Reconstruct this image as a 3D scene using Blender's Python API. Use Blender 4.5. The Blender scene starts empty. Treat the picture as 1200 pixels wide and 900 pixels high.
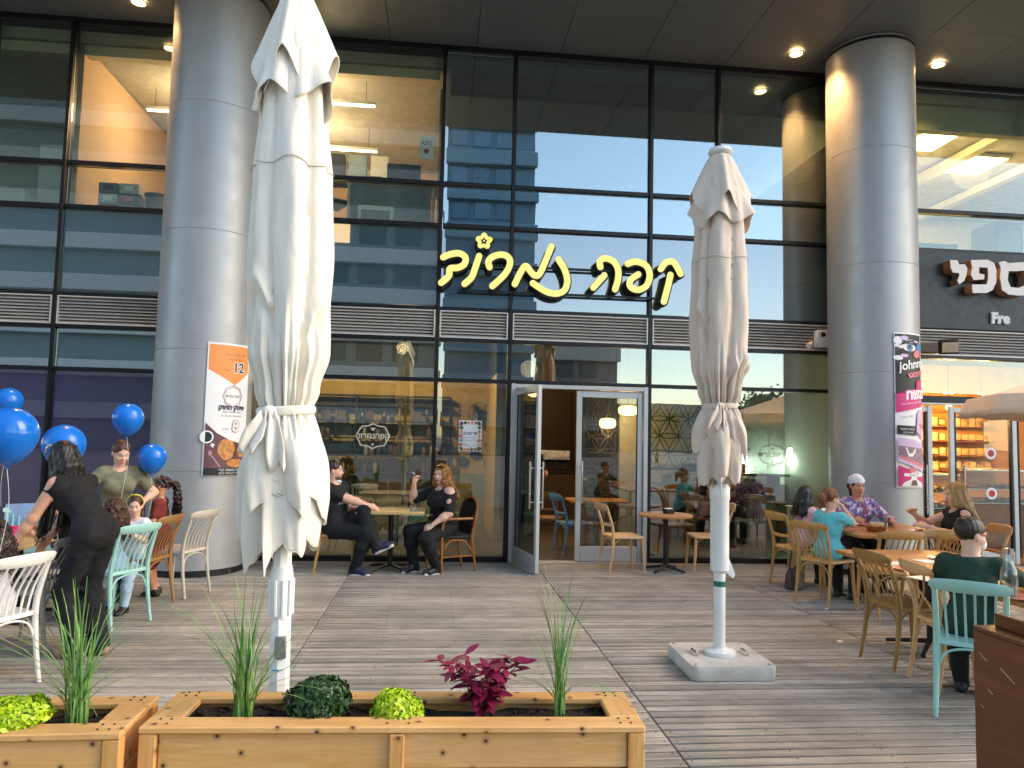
import bpy, bmesh, math, random
import numpy as np
from mathutils import Vector, Matrix, Euler
S = bpy.context.scene
COL = S.collection
PI = math.pi
rad = math.radians
rng = random.Random(7)

# ---------------------------------------------------------------- camera, world, sun, exposure
CAM = Vector((0, -10, 1.674)); F = 860.0
YAW, PITCH, ROLL = rad(5.760), rad(4.168), rad(1.289)
fw = Vector((math.sin(YAW)*math.cos(PITCH), math.cos(YAW)*math.cos(PITCH), math.sin(PITCH)))
_r = Vector((math.cos(YAW), -math.sin(YAW), 0)); _u = _r.cross(fw)
rt = math.cos(ROLL)*_r + math.sin(ROLL)*_u
up = -math.sin(ROLL)*_r + math.cos(ROLL)*_u
cd = bpy.data.cameras.new('camera'); cam = bpy.data.objects.new('camera', cd); COL.objects.link(cam)
cd.sensor_width = 36; cd.lens = F/1200*36; cd.clip_end = 2000; cd.clip_start = 0.05
cam.matrix_world = Matrix(((rt.x, up.x, -fw.x, CAM.x), (rt.y, up.y, -fw.y, CAM.y), (rt.z, up.z, -fw.z, CAM.z), (0, 0, 0, 1)))
S.camera = cam
SUN_EL, SUN_AZ = rad(34), rad(102)      # azimuth clockwise from +Y: behind the camera, to the right
w = bpy.data.worlds.new('World'); S.world = w; w.use_nodes = True
nt = w.node_tree; bg = nt.nodes['Background']
sky = nt.nodes.new('ShaderNodeTexSky'); sky.sky_type = 'NISHITA'; sky.sun_disc = False
sky.sun_elevation = SUN_EL; sky.sun_rotation = SUN_AZ; sky.air_density = 1.0; sky.dust_density = 0.6; sky.ozone_density = 1.5
nt.links.new(sky.outputs[0], bg.inputs[0]); bg.inputs[1].default_value = 0.15
sl = bpy.data.lights.new('sun', 'SUN'); sl.energy = 0.75; sl.angle = rad(35); sl.color = (1, .80, .58)
so = bpy.data.objects.new('sun', sl); COL.objects.link(so)
sd = Vector((math.sin(SUN_AZ)*math.cos(SUN_EL), math.cos(SUN_AZ)*math.cos(SUN_EL), math.sin(SUN_EL)))
so.rotation_euler = sd.to_track_quat('Z', 'Y').to_euler(); so.location = sd*60
vs = S.view_settings; vs.view_transform = 'Standard'; vs.look = 'None'; vs.gamma = 1.0; vs.exposure = 1.72
vs.use_white_balance = True; vs.white_balance_temperature = 7200; vs.white_balance_tint = 8
S.cycles.use_denoising = True
S.cycles.max_bounces = 8; S.cycles.transparent_max_bounces = 16; S.cycles.sample_clamp_indirect = 4.0
S.cycles.caustics_reflective = False; S.cycles.caustics_refractive = False

# ---------------------------------------------------------------- measuring helpers (photo pixel -> world point)
def ray(px, py): return (px-600)/F*rt - (py-450)/F*up + fw
def G(px, py, z=0.0):
    d = ray(px, py); return CAM + d*((z-CAM.z)/d.z)
def W(px, py, y):
    d = ray(px, py); return CAM + d*((y-CAM.y)/d.y)

# ---------------------------------------------------------------- scene graph helpers
def tag(o, label=None, cat=None, group=None, kind=None):
    if label: o['label'] = label
    if cat: o['category'] = cat
    if group: o['group'] = group
    if kind: o['kind'] = kind
    return o
def empty(name, loc=(0, 0, 0), rz=0.0, label=None, cat=None, group=None):
    o = bpy.data.objects.new(name, None); COL.objects.link(o); o.location = loc; o.rotation_euler = (0, 0, rz)
    o.empty_display_size = .1
    return tag(o, label, cat, group)
def link(name, me, mat=None, parent=None, loc=None, rot=None, kind=None, own=False):
    o = bpy.data.objects.new(name, me); COL.objects.link(o)
    if parent is not None: o.parent = parent
    if loc is not None: o.location = loc
    if rot is not None: o.rotation_euler = rot
    if kind: o['kind'] = kind
    if mat is not None:
        if own and len(me.materials):
            o.material_slots[0].link = 'OBJECT'; o.material_slots[0].material = mat
        elif not len(me.materials): me.materials.append(mat)
    return o
def copy_tree(o, parent=None, mats=None):
    c = o.copy(); COL.objects.link(c); c.parent = parent
    if mats and c.type == 'MESH':
        for s in c.material_slots:
            if s.material in mats:
                m = mats[s.material]; s.link = 'OBJECT'; s.material = m
    for ch in list(o.children): copy_tree(ch, c, mats)
    return c

class MB:
    def __init__(s): s.v = []; s.f = []; s.mi = []; s.cur = 0
    def add(s, vs, fs):
        b = len(s.v); s.v.extend([tuple(p) for p in vs]); s.f.extend([tuple(b+i for i in f) for f in fs]); s.mi.extend([s.cur]*len(fs)); return s
    def box(s, c, d, rot=None, bev=0.0):
        hx, hy, hz = d[0]/2, d[1]/2, d[2]/2; c = Vector(c)
        if bev <= 0:
            vs = [Vector((x*hx, y*hy, z*hz)) for x in (-1, 1) for y in (-1, 1) for z in (-1, 1)]
            fs = [(0, 1, 3, 2), (4, 6, 7, 5), (0, 4, 5, 1), (2, 3, 7, 6), (0, 2, 6, 4), (1, 5, 7, 3)]
        else:
            b = min(bev, hx*.9, hy*.9, hz*.9); vs = []; ix = {}
            for x in (-1, 1):
                for y in (-1, 1):
                    for z in (-1, 1):
                        for a in range(3):
                            p = [x*(hx-b), y*(hy-b), z*(hz-b)]; p[a] = (x*hx, y*hy, z*hz)[a]
                            ix[x, y, z, a] = len(vs); vs.append(Vector(p))
            fs = []
            def cyc(a, sg):
                o = [q for q in range(3) if q != a]; r = []
                for (p, q) in ((-1, -1), (1, -1), (1, 1), (-1, 1)):
                    k = [0, 0, 0]; k[a] = sg; k[o[0]] = p; k[o[1]] = q; r.append(ix[k[0], k[1], k[2], a])
                return r if (sg > 0) == (a != 1) else r[::-1]
            for a in range(3):
                for sg in (-1, 1): fs.append(tuple(cyc(a, sg)))
            for a in range(3):
                o = [q for q in range(3) if q != a]
                for p in (-1, 1):
                    for q in (-1, 1):
                        k0 = [0, 0, 0]; k1 = [0, 0, 0]; k0[a] = -1; k1[a] = 1
                        for k in (k0, k1): k[o[0]] = p; k[o[1]] = q
                        fs.append((ix[(*k0, o[0])], ix[(*k1, o[0])], ix[(*k1, o[1])], ix[(*k0, o[1])]))
            for x in (-1, 1):
                for y in (-1, 1):
                    for z in (-1, 1): fs.append(tuple(ix[x, y, z, a] for a in range(3)))
            nf = []
            for f in fs:
                a, b2, c2 = vs[f[0]], vs[f[1]], vs[f[2]]; n = (b2-a).cross(c2-a); m = sum((vs[i] for i in f), Vector())/len(f)
                nf.append(f if n.dot(m) >= 0 else f[::-1])
            fs = nf
        if rot is not None: vs = [rot @ v for v in vs]
        return s.add([v+c for v in vs], fs)
    def tube(s, pts, r, n=8, caps=True, flat=1.0, upv=None):
        pts = [Vector(p) for p in pts]; m = len(pts)
        rs = r if isinstance(r, (list, tuple)) else [r]*m
        vs = []; U = None
        for i, p in enumerate(pts):
            t = (pts[min(i+1, m-1)]-pts[max(i-1, 0)])
            if t.length < 1e-9: t = Vector((0, 0, 1))
            t.normalize()
            if U is None:
                U = (Vector(upv) if upv is not None else (Vector((0, 0, 1)) if abs(t.z) < .9 else Vector((1, 0, 0))))
            U = U - t*U.dot(t)
            if U.length < 1e-6: U = t.orthogonal()
            U.normalize(); V = t.cross(U)
            for k in range(n):
                a = 2*PI*k/n; vs.append(p + U*math.cos(a)*rs[i]*flat + V*math.sin(a)*rs[i])
        fs = []
        for i in range(m-1):
            for k in range(n):
                a, b = i*n+k, i*n+(k+1) % n; fs.append((a, b, b+n, a+n))
        if caps: fs.append(tuple(range(n))[::-1]); fs.append(tuple((m-1)*n+k for k in range(n)))
        return s.add(vs, fs)
    def lathe(s, prof, n=20, c=(0, 0, 0), cap=True):
        c = Vector(c); vs = []; fs = []; m = len(prof)
        for (r, z) in prof:
            for k in range(n):
                a = 2*PI*k/n; vs.append(c+Vector((r*math.cos(a), r*math.sin(a), z)))
        for i in range(m-1):
            for k in range(n):
                a, b = i*n+k, i*n+(k+1) % n; fs.append((a, b, b+n, a+n))
        if cap: fs.append(tuple(range(n))[::-1]); fs.append(tuple((m-1)*n+k for k in range(n)))
        return s.add(vs, fs)
    def prism(s, poly, o, ux, uy, depth):
        """polygon (2D, counter-clockwise seen against the extrusion) in the frame o, ux, uy pushed by depth along ux x uy"""
        o, ux, uy = Vector(o), Vector(ux), Vector(uy); nz = ux.cross(uy).normalized(); n = len(poly)
        a = sum(poly[i][0]*poly[(i+1) % n][1]-poly[(i+1) % n][0]*poly[i][1] for i in range(n))
        if a < 0: poly = poly[::-1]
        lo = [o+ux*p[0]+uy*p[1] for p in poly]; hi = [p+nz*depth for p in lo]
        fs = [tuple(range(n))[::-1], tuple(range(n, 2*n))] + [(i, (i+1) % n, n+(i+1) % n, n+i) for i in range(n)]
        return s.add(lo+hi, fs)
    def ell(s, c, r, n=10, m=7, rot=None):
        c = Vector(c); vs = []; fs = []
        for i in range(m+1):
            t = PI*i/m
            for k in range(n):
                a = 2*PI*k/n; p = Vector((r[0]*math.sin(t)*math.cos(a), r[1]*math.sin(t)*math.sin(a), -r[2]*math.cos(t)))
                if rot is not None: p = rot @ p
                vs.append(c+p)
        for i in range(m):
            for k in range(n):
                a, b = i*n+k, i*n+(k+1) % n; fs.append((a, b, b+n, a+n))
        return s.add(vs, fs)
    def grid(s, rows, wrap=False):
        n = len(rows[0]); vs = [p for r in rows for p in r]; fs = []
        for i in range(len(rows)-1):
            for k in range(n if wrap else n-1):
                a, b = i*n+k, i*n+(k+1) % n; fs.append((a, b, b+n, a+n))
        return s.add(vs, fs)
    def mesh(s, name, mats=None, smooth=40):
        me = bpy.data.meshes.new(name); me.from_pydata(s.v, [], s.f)
        for m in (mats if isinstance(mats, (list, tuple)) else [mats]):
            if m is not None: me.materials.append(m)
        if any(s.mi): me.polygons.foreach_set('material_index', s.mi)
        if smooth:
            me.polygons.foreach_set('use_smooth', [True]*len(me.polygons)); me.set_sharp_from_angle(angle=rad(smooth))
        me.validate(); me.update(); return me
    def build(s, name, mats=None, parent=None, loc=None, smooth=40, kind=None):
        return link(name, s.mesh(name, mats, smooth), None, parent, loc, None, kind)
def structure(o): o['kind'] = 'structure'; return o

# ---------------------------------------------------------------- materials
def hexc(h): 
    h = h.lstrip('#'); c = [int(h[i:i+2], 16)/255 for i in (0, 2, 4)]
    return tuple(x/12.92 if x <= .04045 else ((x+.055)/1.055)**2.4 for x in c)
def mix(nt, fac, a, b):
    n = nt.nodes.new('ShaderNodeMix'); n.data_type = 'RGBA'; n.clamp_factor = True
    for i, v in ((0, fac), (6, a), (7, b)):
        if isinstance(v, bpy.types.NodeSocket): nt.links.new(v, n.inputs[i])
        elif i == 0: n.inputs[0].default_value = v
        else: n.inputs[i].default_value = (*v[:3], 1)
    return n.outputs[2]
def ramp(nt, src, a, b, lo=0.0, hi=1.0):
    n = nt.nodes.new('ShaderNodeMapRange'); n.inputs[1].default_value = a; n.inputs[2].default_value = b
    n.inputs[3].default_value = lo; n.inputs[4].default_value = hi; nt.links.new(src, n.inputs[0]); return n.outputs[0]
def noise(nt, vec, scale, detail=4, rough=.6, dist=0):
    n = nt.nodes.new('ShaderNodeTexNoise'); n.inputs['Scale'].default_value = scale; n.inputs['Detail'].default_value = detail
    n.inputs['Roughness'].default_value = rough; n.inputs['Distortion'].default_value = dist
    nt.links.new(vec, n.inputs['Vector']); return n.outputs[0]
def coords(nt, stretch=(1, 1, 1), shift=True, kind='Object'):
    tc = nt.nodes.new('ShaderNodeTexCoord'); mp = nt.nodes.new('ShaderNodeMapping'); mp.inputs['Scale'].default_value = stretch
    nt.links.new(tc.outputs[kind], mp.inputs['Vector'])
    rnd = None
    if shift:
        oi = nt.nodes.new('ShaderNodeObjectInfo'); cx = nt.nodes.new('ShaderNodeVectorMath'); cx.operation = 'SCALE'
        cx.inputs[0].default_value = (13.1, 7.7, 5.3); nt.links.new(oi.outputs['Random'], cx.inputs[3])
        nt.links.new(cx.outputs[0], mp.inputs['Location']); rnd = oi.outputs['Random']
    return mp.outputs[0], rnd
MATS = {}
def new_mat(name):
    m = bpy.data.materials.new(name); m.use_nodes = True; nt = m.node_tree; return m, nt, nt.nodes['Principled BSDF']
def bump(nt, p, h, strength=.3, dist=.01):
    b = nt.nodes.new('ShaderNodeBump'); b.inputs['Strength'].default_value = strength; b.inputs['Distance'].default_value = dist
    nt.links.new(h, b.inputs['Height']); nt.links.new(b.outputs[0], p.inputs['Normal'])
def pm(name, c, rough=.55, metal=0.0, var=.12, scale=9.0, bmp=0.0, bscale=60.0, spec=.5, stretch=(1, 1, 1), rnd=0.0, sheen=0.0):
    if name in MATS: return MATS[name]
    c = hexc(c) if isinstance(c, str) else c
    m, nt, p = new_mat(name); vec, r = coords(nt, stretch)
    n1 = noise(nt, vec, scale, 5)
    dark = tuple(x*(1-var*1.4) for x in c); lite = tuple(min(1, x*(1+var)) for x in c)
    col = mix(nt, ramp(nt, n1, .3, .7), dark, lite)
    if rnd:
        hv = nt.nodes.new('ShaderNodeHueSaturation'); nt.links.new(ramp(nt, r, 0, 1, 1-rnd, 1+rnd), hv.inputs['Value']); nt.links.new(col, hv.inputs['Color']); col = hv.outputs[0]
    nt.links.new(col, p.inputs['Base Color']); p.inputs['Metallic'].default_value = metal
    nt.links.new(ramp(nt, n1, .3, .7, max(0, rough-.08), min(1, rough+.1)), p.inputs['Roughness'])
    p.inputs['Specular IOR Level'].default_value = spec
    if sheen: p.inputs['Sheen Weight'].default_value = sheen
    if bmp: bump(nt, p, noise(nt, vec, bscale, 3), bmp, .004)
    MATS[name] = m; return m
def wood(name, c1, c2, axis='x', rough=.55, rnd=.12, knots=0.0, scale=1.0, grey=None, bmp=.25):
    if name in MATS: return MATS[name]
    c1 = hexc(c1) if isinstance(c1, str) else c1; c2 = hexc(c2) if isinstance(c2, str) else c2
    st = {'x': (1.2, 14, 14), 'y': (14, 1.2, 14), 'z': (14, 14, 1.2)}[axis]
    m, nt, p = new_mat(name); vec, r = coords(nt, tuple(x*scale for x in st))
    n1 = noise(nt, vec, 1.6, 6, .65, .6); n2 = noise(nt, vec, 7, 3, .6)
    col = mix(nt, ramp(nt, n1, .32, .68), c1, c2)
    col = mix(nt, ramp(nt, n2, .45, .75, 0, .35), col, tuple(x*.55 for x in c1))
    if grey is not None:
        ge = nt.nodes.new('ShaderNodeNewGeometry'); g = noise(nt, ge.outputs['Position'], 1.1, 6, .7, .4)
        col = mix(nt, ramp(nt, g, .40, .64, 0, .75), col, grey)
        g2 = noise(nt, ge.outputs['Position'], 3.4, 6, .75, .3); col = mix(nt, ramp(nt, g2, .60, .74, 0, .45), col, tuple(x*.45 for x in c1))
    if knots:
        kst = {'x': (2.2, 9, 9), 'y': (9, 2.2, 9), 'z': (9, 9, 2.2)}[axis]
        v3, _ = coords(nt, (1, 1, 1)); sx = nt.nodes.new('ShaderNodeSeparateXYZ'); nt.links.new(v3, sx.inputs[0]); ad = nt.nodes.new('ShaderNodeMath'); cmb = nt.nodes.new('ShaderNodeCombineXYZ')
        A_, B1, B2 = {'x': (0, 1, 2), 'y': (1, 0, 2), 'z': (2, 0, 1)}[axis]; nt.links.new(sx.outputs[B1], ad.inputs[0]); nt.links.new(sx.outputs[B2], ad.inputs[1]); nt.links.new(sx.outputs[A_], cmb.inputs[0]); nt.links.new(ad.outputs[0], cmb.inputs[1])
        vo = nt.nodes.new('ShaderNodeTexVoronoi'); vo.voronoi_dimensions = '2D'; vo.inputs['Scale'].default_value = 7.5; nt.links.new(cmb.outputs[0], vo.inputs['Vector'])
        col = mix(nt, ramp(nt, vo.outputs['Distance'], .07, .16, .5, 0), col, (.33, .15, .05)); col = mix(nt, ramp(nt, vo.outputs['Distance'], .035, .07, knots, 0), col, (.07, .025, .01))
    hv = nt.nodes.new('ShaderNodeHueSaturation'); nt.links.new(ramp(nt, r, 0, 1, 1-rnd, 1+rnd), hv.inputs['Value']); nt.links.new(col, hv.inputs['Color'])
    nt.links.new(hv.outputs[0], p.inputs['Base Color']); p.inputs['Roughness'].default_value = rough
    if bmp: bump(nt, p, n2, bmp, .003)
    MATS[name] = m; return m
def glow(name, c, strength):
    if name in MATS: return MATS[name]
    m, nt, p = new_mat(name); c = hexc(c) if isinstance(c, str) else c
    p.inputs['Base Color'].default_value = (*c, 1); p.inputs['Emission Color'].default_value = (*c, 1); p.inputs['Emission Strength'].default_value = strength
    MATS[name] = m; return m
def glass(name, tint, refl, edge=.9, wob=0.0, rcol=(1, 1, 1)):
    """window pane: see-through with a mirror coat that strengthens at grazing angles"""
    m = bpy.data.materials.new(name); m.use_nodes = True; nt = m.node_tree; nt.nodes.clear()
    out = nt.nodes.new('ShaderNodeOutputMaterial'); ms = nt.nodes.new('ShaderNodeMixShader'); tr = nt.nodes.new('ShaderNodeBsdfTransparent'); gl = nt.nodes.new('ShaderNodeBsdfGlossy')
    tr.inputs[0].default_value = (*tint, 1); gl.inputs['Roughness'].default_value = 0.0; gl.inputs[0].default_value = (*rcol, 1)
    lw = nt.nodes.new('ShaderNodeLayerWeight'); lw.inputs[0].default_value = .25
    nt.links.new(ramp(nt, lw.outputs['Fresnel'], .03, 1, refl, edge), ms.inputs[0])
    nt.links.new(tr.outputs[0], ms.inputs[1]); nt.links.new(gl.outputs[0], ms.inputs[2]); nt.links.new(ms.outputs[0], out.inputs[0])
    if wob:
        vec, _ = coords(nt, (1, 1, 1)); b = nt.nodes.new('ShaderNodeBump'); b.inputs['Strength'].default_value = wob; b.inputs['Distance'].default_value = .01
        nt.links.new(noise(nt, vec, .9, 1), b.inputs['Height']); nt.links.new(b.outputs[0], gl.inputs['Normal'])
    MATS[name] = m; return m

M_frame = pm('dark_bronze', (.012, .011, .012), .35, .3, .2)
M_alu = pm('aluminium', (.56, .555, .54), .45, .3, .03, 5)
M_steel = pm('stainless', (.6, .6, .6), .2, 1, .05)
M_louvre = pm('louvre_metal', (.72, .66, .60), .45, .25, .06)
M_black = pm('black_powder', (.012, .012, .013), .45, .2, .2)
M_white = pm('white_plastic', (.72, .72, .70), .4, 0, .04)
M_glassu = glass('coated_glass', (.62, .78, .74), .31, .95, .06)
M_glasso = glass('office_glass', (.88, .93, .86), .09, .95, .06)
M_glassg = glass('shop_glass', (.80, .86, .82), .11, .95, .04)
M_glassr = glass('window_glass', (.80, .86, .82), .20, .95, .04)
M_glassp = glass('purple_film_glass', (.16, .11, .34), .10, .9, .04)
M_glassd = glass('door_glass', (.82, .86, .82), .09, .9)
M_bottle = glass('bottle_glass', (.82, .9, .9), .10, .9)
def spandrel(name, c, refl):
    m = bpy.data.materials.new(name); m.use_nodes = True; nt = m.node_tree; p = nt.nodes['Principled BSDF']; out = nt.nodes['Material Output']
    p.inputs['Base Color'].default_value = (*c, 1); p.inputs['Roughness'].default_value = .4
    gl = nt.nodes.new('ShaderNodeBsdfGlossy'); gl.inputs['Roughness'].default_value = 0.0; ms = nt.nodes.new('ShaderNodeMixShader')
    lw = nt.nodes.new('ShaderNodeLayerWeight'); lw.inputs[0].default_value = .25
    nt.links.new(ramp(nt, lw.outputs['Fresnel'], .03, 1, refl, .95), ms.inputs[0]); nt.links.new(p.outputs[0], ms.inputs[1]); nt.links.new(gl.outputs[0], ms.inputs[2]); nt.links.new(ms.outputs[0], out.inputs[0])
    return m
M_span = spandrel('spandrel_glass', (.018, .052, .058), .34)
M_glassp = spandrel('purple_film_glass', (.040, .022, .085), .12)
M_board = wood('weathered_decking', '#968d81', '#c4bbad', 'x', .85, .24, 0, 1.0, hexc('#857f75'), .8)
M_dark = pm('dark_bed', (.012, .011, .010), .9)
M_colm = pm('column_cladding', (.40, .40, .395), .45, .35, .04, 5)
M_soff = pm('soffit_panel', (.150, .172, .182), .5, .2, .06, 3)
M_peach = pm('peach_paint', (.62, .43, .29), .8, 0, .05)
M_cream = pm('cream_paint', (.62, .58, .46), .8, 0, .06)
M_sage = pm('sage_paint', (.45, .46, .40), .8, 0, .06)
M_must = pm('mustard_paint', (.46, .30, .10), .75, 0, .1)
M_brown = pm('brown_wall', (.10, .065, .04), .7, 0, .2)
M_char = pm('charcoal_wall', (.03, .034, .036), .7, 0, .2)
M_ceil = pm('dark_ceiling', (.05, .048, .045), .8)
M_officec = pm('office_ceiling', (.45, .44, .40), .8)
M_orange = pm('orange_wall', (.62, .27, .06), .6, 0, .15, 3)
M_tile = pm('grey_floor_tile', (.14, .12, .10), .45, 0, .2, 3)
M_pave = pm('plaza_paving', (.30, .29, .27), .8, 0, .12, .4)

# ---------------------------------------------------------------- ground, deck
structure(MB().box((0, -150, -.56), (900, 900, 1.0)).build('ground', M_pave, smooth=0))
dk = structure(empty('deck', (0, 0, 0)))
structure(MB().box((1.5, -3.9, -.048), (17.2, 7.9, .02)).build('deck_bed', M_dark, dk, smooth=0))
PIT = .095; SEAM = [-8.05, -5.7, -3.35, -1.0, 1.35, 3.7, 6.05, 8.4]
bmesh_cache = {}
rest = MB(); nb = 0
def board_mesh(L):
    k = round(L, 3)
    if k not in bmesh_cache:
        mb = MB(); mb.box((0, 0, -.014), (L, PIT-.017, .028), None, .004)
        bmesh_cache[k] = mb.mesh('board', M_board)
    return bmesh_cache[k]
for j in range(80):
    y = -.07 - PIT*(79-j)
    for i in range(len(SEAM)-1):
        a, b = SEAM[i]+.004, SEAM[i+1]-.004; c = ((a+b)/2, y, rng.uniform(-.0015, .0015))
        d = y+10; vis = d > 2.9 and (b > -.62*d) and (a < .86*d)
        if vis and nb < 300 and y > -7.3:
            link('board', board_mesh(b-a), None, dk, c, (rng.uniform(-.004, .004), 0, 0)); nb += 1
        else:
            rest.box((c[0], c[1], c[2]-.014), (b-a, PIT-.017, .028))
rest.build('outer_boards', M_board, dk, smooth=0, kind='stuff')
sc = MB()
for xs in [-4.5, -3.95, -2.75, -2.15, -1.55, -.96, -1.04, -.4, .2, .8, 1.31, 1.39, 1.97, 2.5, 3.1, 3.66, 3.74, 4.3]:
    for j in range(0, 76): sc.lathe([(.0055, -.002), (.0055, .0012)], 5, (xs+rng.uniform(-.004, .004), -.07-PIT*j+rng.choice((-.02, .02)), 0))
sc.build('deck_screws', pm('screw_head', (.05, .045, .04), .6), dk, smooth=0, kind='stuff')

# ---------------------------------------------------------------- cafe building: curtain wall
N, Wd = .997, 1.970
def gx(i):
    x = -.033; k = 6
    seq = lambda a: N if a in (0, 3, 6, 9, 12, 15, -3) else Wd
    st = [-5, -3, -2, 0, 1, 3, 4, 6, 7, 9, 10, 12, 13, 15, 16]
    st = [-3, -2, 0, 1, 3, 4, 6, 7, 9, 10, 12, 13, 15, 16]
    q = st.index(i); p = st.index(6)
    while p < q: x += seq(st[p]); p += 1
    while p > q: p -= 1; x -= seq(st[p])
    return x
IDX = [-2, 0, 1, 3, 4, 6, 7, 9, 10, 12, 13, 15, 16]
Z = dict(top=7.12, h1=5.16, h2=4.57, lt=3.383, lb=3.008, h3=2.434, gr=0.0)
bld = empty('cafe_building', (0, 0, 0), 0, 'glass fronted building with dark mullions and metal louvre bands', 'building')
X0, X1 = gx(-2), gx(16)
for i in IDX:
    x = gx(i); lo = 0.0 if i not in (7, 9) else 0.0
    link('mullion', MB().box((x, .03, (lo+7.14)/2), (.052, .16, 7.14-lo), None, .006).mesh('mullion', M_frame), None, bld)
for zz, hh in ((7.10, .08), (5.16, .055), (4.57, .055), (3.41, .05), (2.985, .05), (2.434, .05), (.035, .07)):
    for a, b in zip(IDX[:-1], IDX[1:]):
        if zz < .1 and a in (7, 15): continue
        if zz < 2.5 and a in (13,): continue
        xa, xb = gx(a)+.031, gx(b)-.031
        link('transom', MB().box(((xa+xb)/2, .022, zz), (xb-xa, .13, hh), None, .005).mesh('transom', M_frame), None, bld)
def pane(a, b, z0, z1, mat, nm='pane', th=.012, y=.02):
    xa, xb = gx(a)+.03, gx(b)-.03
    return link(nm, MB().box(((xa+xb)/2, y, (z0+z1)/2), (xb-xa, th, z1-z0)).mesh(nm, mat, 0), None, bld, None, (rng.uniform(-.0012, .0012), 0, rng.uniform(-.0012, .0012)))
for a, b in zip(IDX[:-1], IDX[1:]):
    lit = a in (-2, 0, 1, 3, 4, 13, 15)
    mu = M_glasso if lit else M_glassu
    pane(a, b, 5.19, 7.06, mu); pane(a, b, 4.60, 5.13, mu)
    if a >= 12:
        if a > 12: pass
    else: pane(a, b, 3.44, 4.54, M_span, 'spandrel_pane')
    pane(a, b, 2.46, 2.96, M_glassg if a > 11 else M_glassr if a > 3 else M_glassu)
    if a in (7, 13): continue
    pane(a, b, .07, 2.41, M_glassp if a < 3 else M_glassr if a in (9, 10) else M_glassg)
for a, b in zip(IDX[:-1], IDX[1:]):                       # louvre bands
    xa, xb = gx(a)+.034, gx(b)-.034
    lo = link('louvre', MB().box(((xa+xb)/2, .10, 3.195), (xb-xa, .02, .37)).mesh('louvre', M_dark, 0), None, bld)
    fr = MB()
    for xx in (xa+.008, xb-.008): fr.box((xx, .0, 3.198), (.016, .10, .372))
    fr.box(((xa+xb)/2, -.0, 3.376), (xb-xa-.034, .10, .014)); fr.box(((xa+xb)/2, -.0, 3.018), (xb-xa-.034, .10, .014))
    fr.build('louvre_frame', M_louvre, lo, smooth=0)
    sm = MB().box((0, 0, 0), (xb-xa-.036, .075, .009), Matrix.Rotation(rad(28), 3, 'X')).mesh('slat', M_louvre, 0)
    for k in range(8): link('slat', sm, None, lo, ((xa+xb)/2, .005, 3.048+.0425*k))
# soffit of metal panels with the storeys above it
sf = structure(empty('soffit', (0, 0, 0)))
for i in range(24):
    for j in range(2):
        link('soffit_panel', bmesh_cache.setdefault('sof', MB().box((0, 0, .02), (1.194, 1.306, .04), None, .004).mesh('soffit_panel', M_soff)), None, sf, (-13.4+1.2*i, -.68-1.31*j, 7.14))
structure(MB().box((0, 3, 22), (60, 11.4, 29.4)).build('upper_storeys', pm('upper_cladding', (.2, .21, .22), .5, .2), bld, smooth=0))
structure(MB().box((-12.6, -1.3, 3.6), (1, 2.4, 7)).build('side_wall', M_char, bld, smooth=0))
structure(MB().box((16.5, -1.3, 3.6), (1, 2.4, 7)).build('side_wall', M_char, bld, smooth=0))

def column(px, label):
    c = empty('round_column', (px, -.64, 0), 0, label, 'column', None)
    R = .565; zs = [.07, 1.2, 2.62, 4.05, 5.6, 7.13]
    for z0, z1 in zip(zs[:-1], zs[1:]):
        MB().lathe([(R-.004, z0), (R, z0+.004), (R, z1-.004), (R-.004, z1)], 96, cap=False).build('cladding', M_colm, c, smooth=18)
    MB().lathe([(R-.012, .0), (R-.012, 7.13)], 64).build('core', M_dark, c)
    MB().lathe([(R+.004, 0), (R+.004, .05), (R-.005, .06)], 64).build('base_ring', M_black, c)
    MB().lathe([(R-.02, 7.06), (R+.006, 7.06), (R+.006, 7.10), (R-.02, 7.10)], 64, cap=False).build('top_ring', M_black, c)
    return c
colL = column(-2.87, 'brushed metal column with orange and white cafe poster, beside balloons')
colR = column(5.86, 'brushed metal column with narrow pink poster, behind the diners')
LX = [-3.95, 4.84, 6.96]
dl = ['recessed warm downlight in the soffit above the balloon party window', 'recessed warm downlight in soffit between cafe letters and poster column', 'recessed warm downlight in the soffit above the black shop sign']
for x, l in zip(LX, dl):
    d = empty('downlight', (x, -.55, 7.115), 0, l, 'ceiling light', 'downlights in the soffit')
    MB().lathe([(.10, 0), (.105, -.012), (.085, -.014), (.075, 0)], 24, cap=False).build('trim_ring', M_alu, d)
    MB().lathe([(.078, -.004), (.078, -.003)], 20).build('lamp', glow('downlight_glow', (1, .62, .28), 14), d)
    L = bpy.data.lights.new('downlight_beam', 'SPOT'); L.energy = 150; L.color = (1, .56, .24); L.spot_size = rad(125); L.spot_blend = .8; L.shadow_soft_size = .07
    o = bpy.data.objects.new('downlight_beam', L); COL.objects.link(o); o.parent = d; o.location = (0, 0, -.03)

# ---------------------------------------------------------------- rooms behind the glass
def wall(nm, x0, x1, y0, y1, z0, z1, m): return structure(MB().box(((x0+x1)/2, (y0+y1)/2, (z0+z1)/2), (x1-x0, y1-y0, z1-z0)).build(nm, m, smooth=0))
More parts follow.
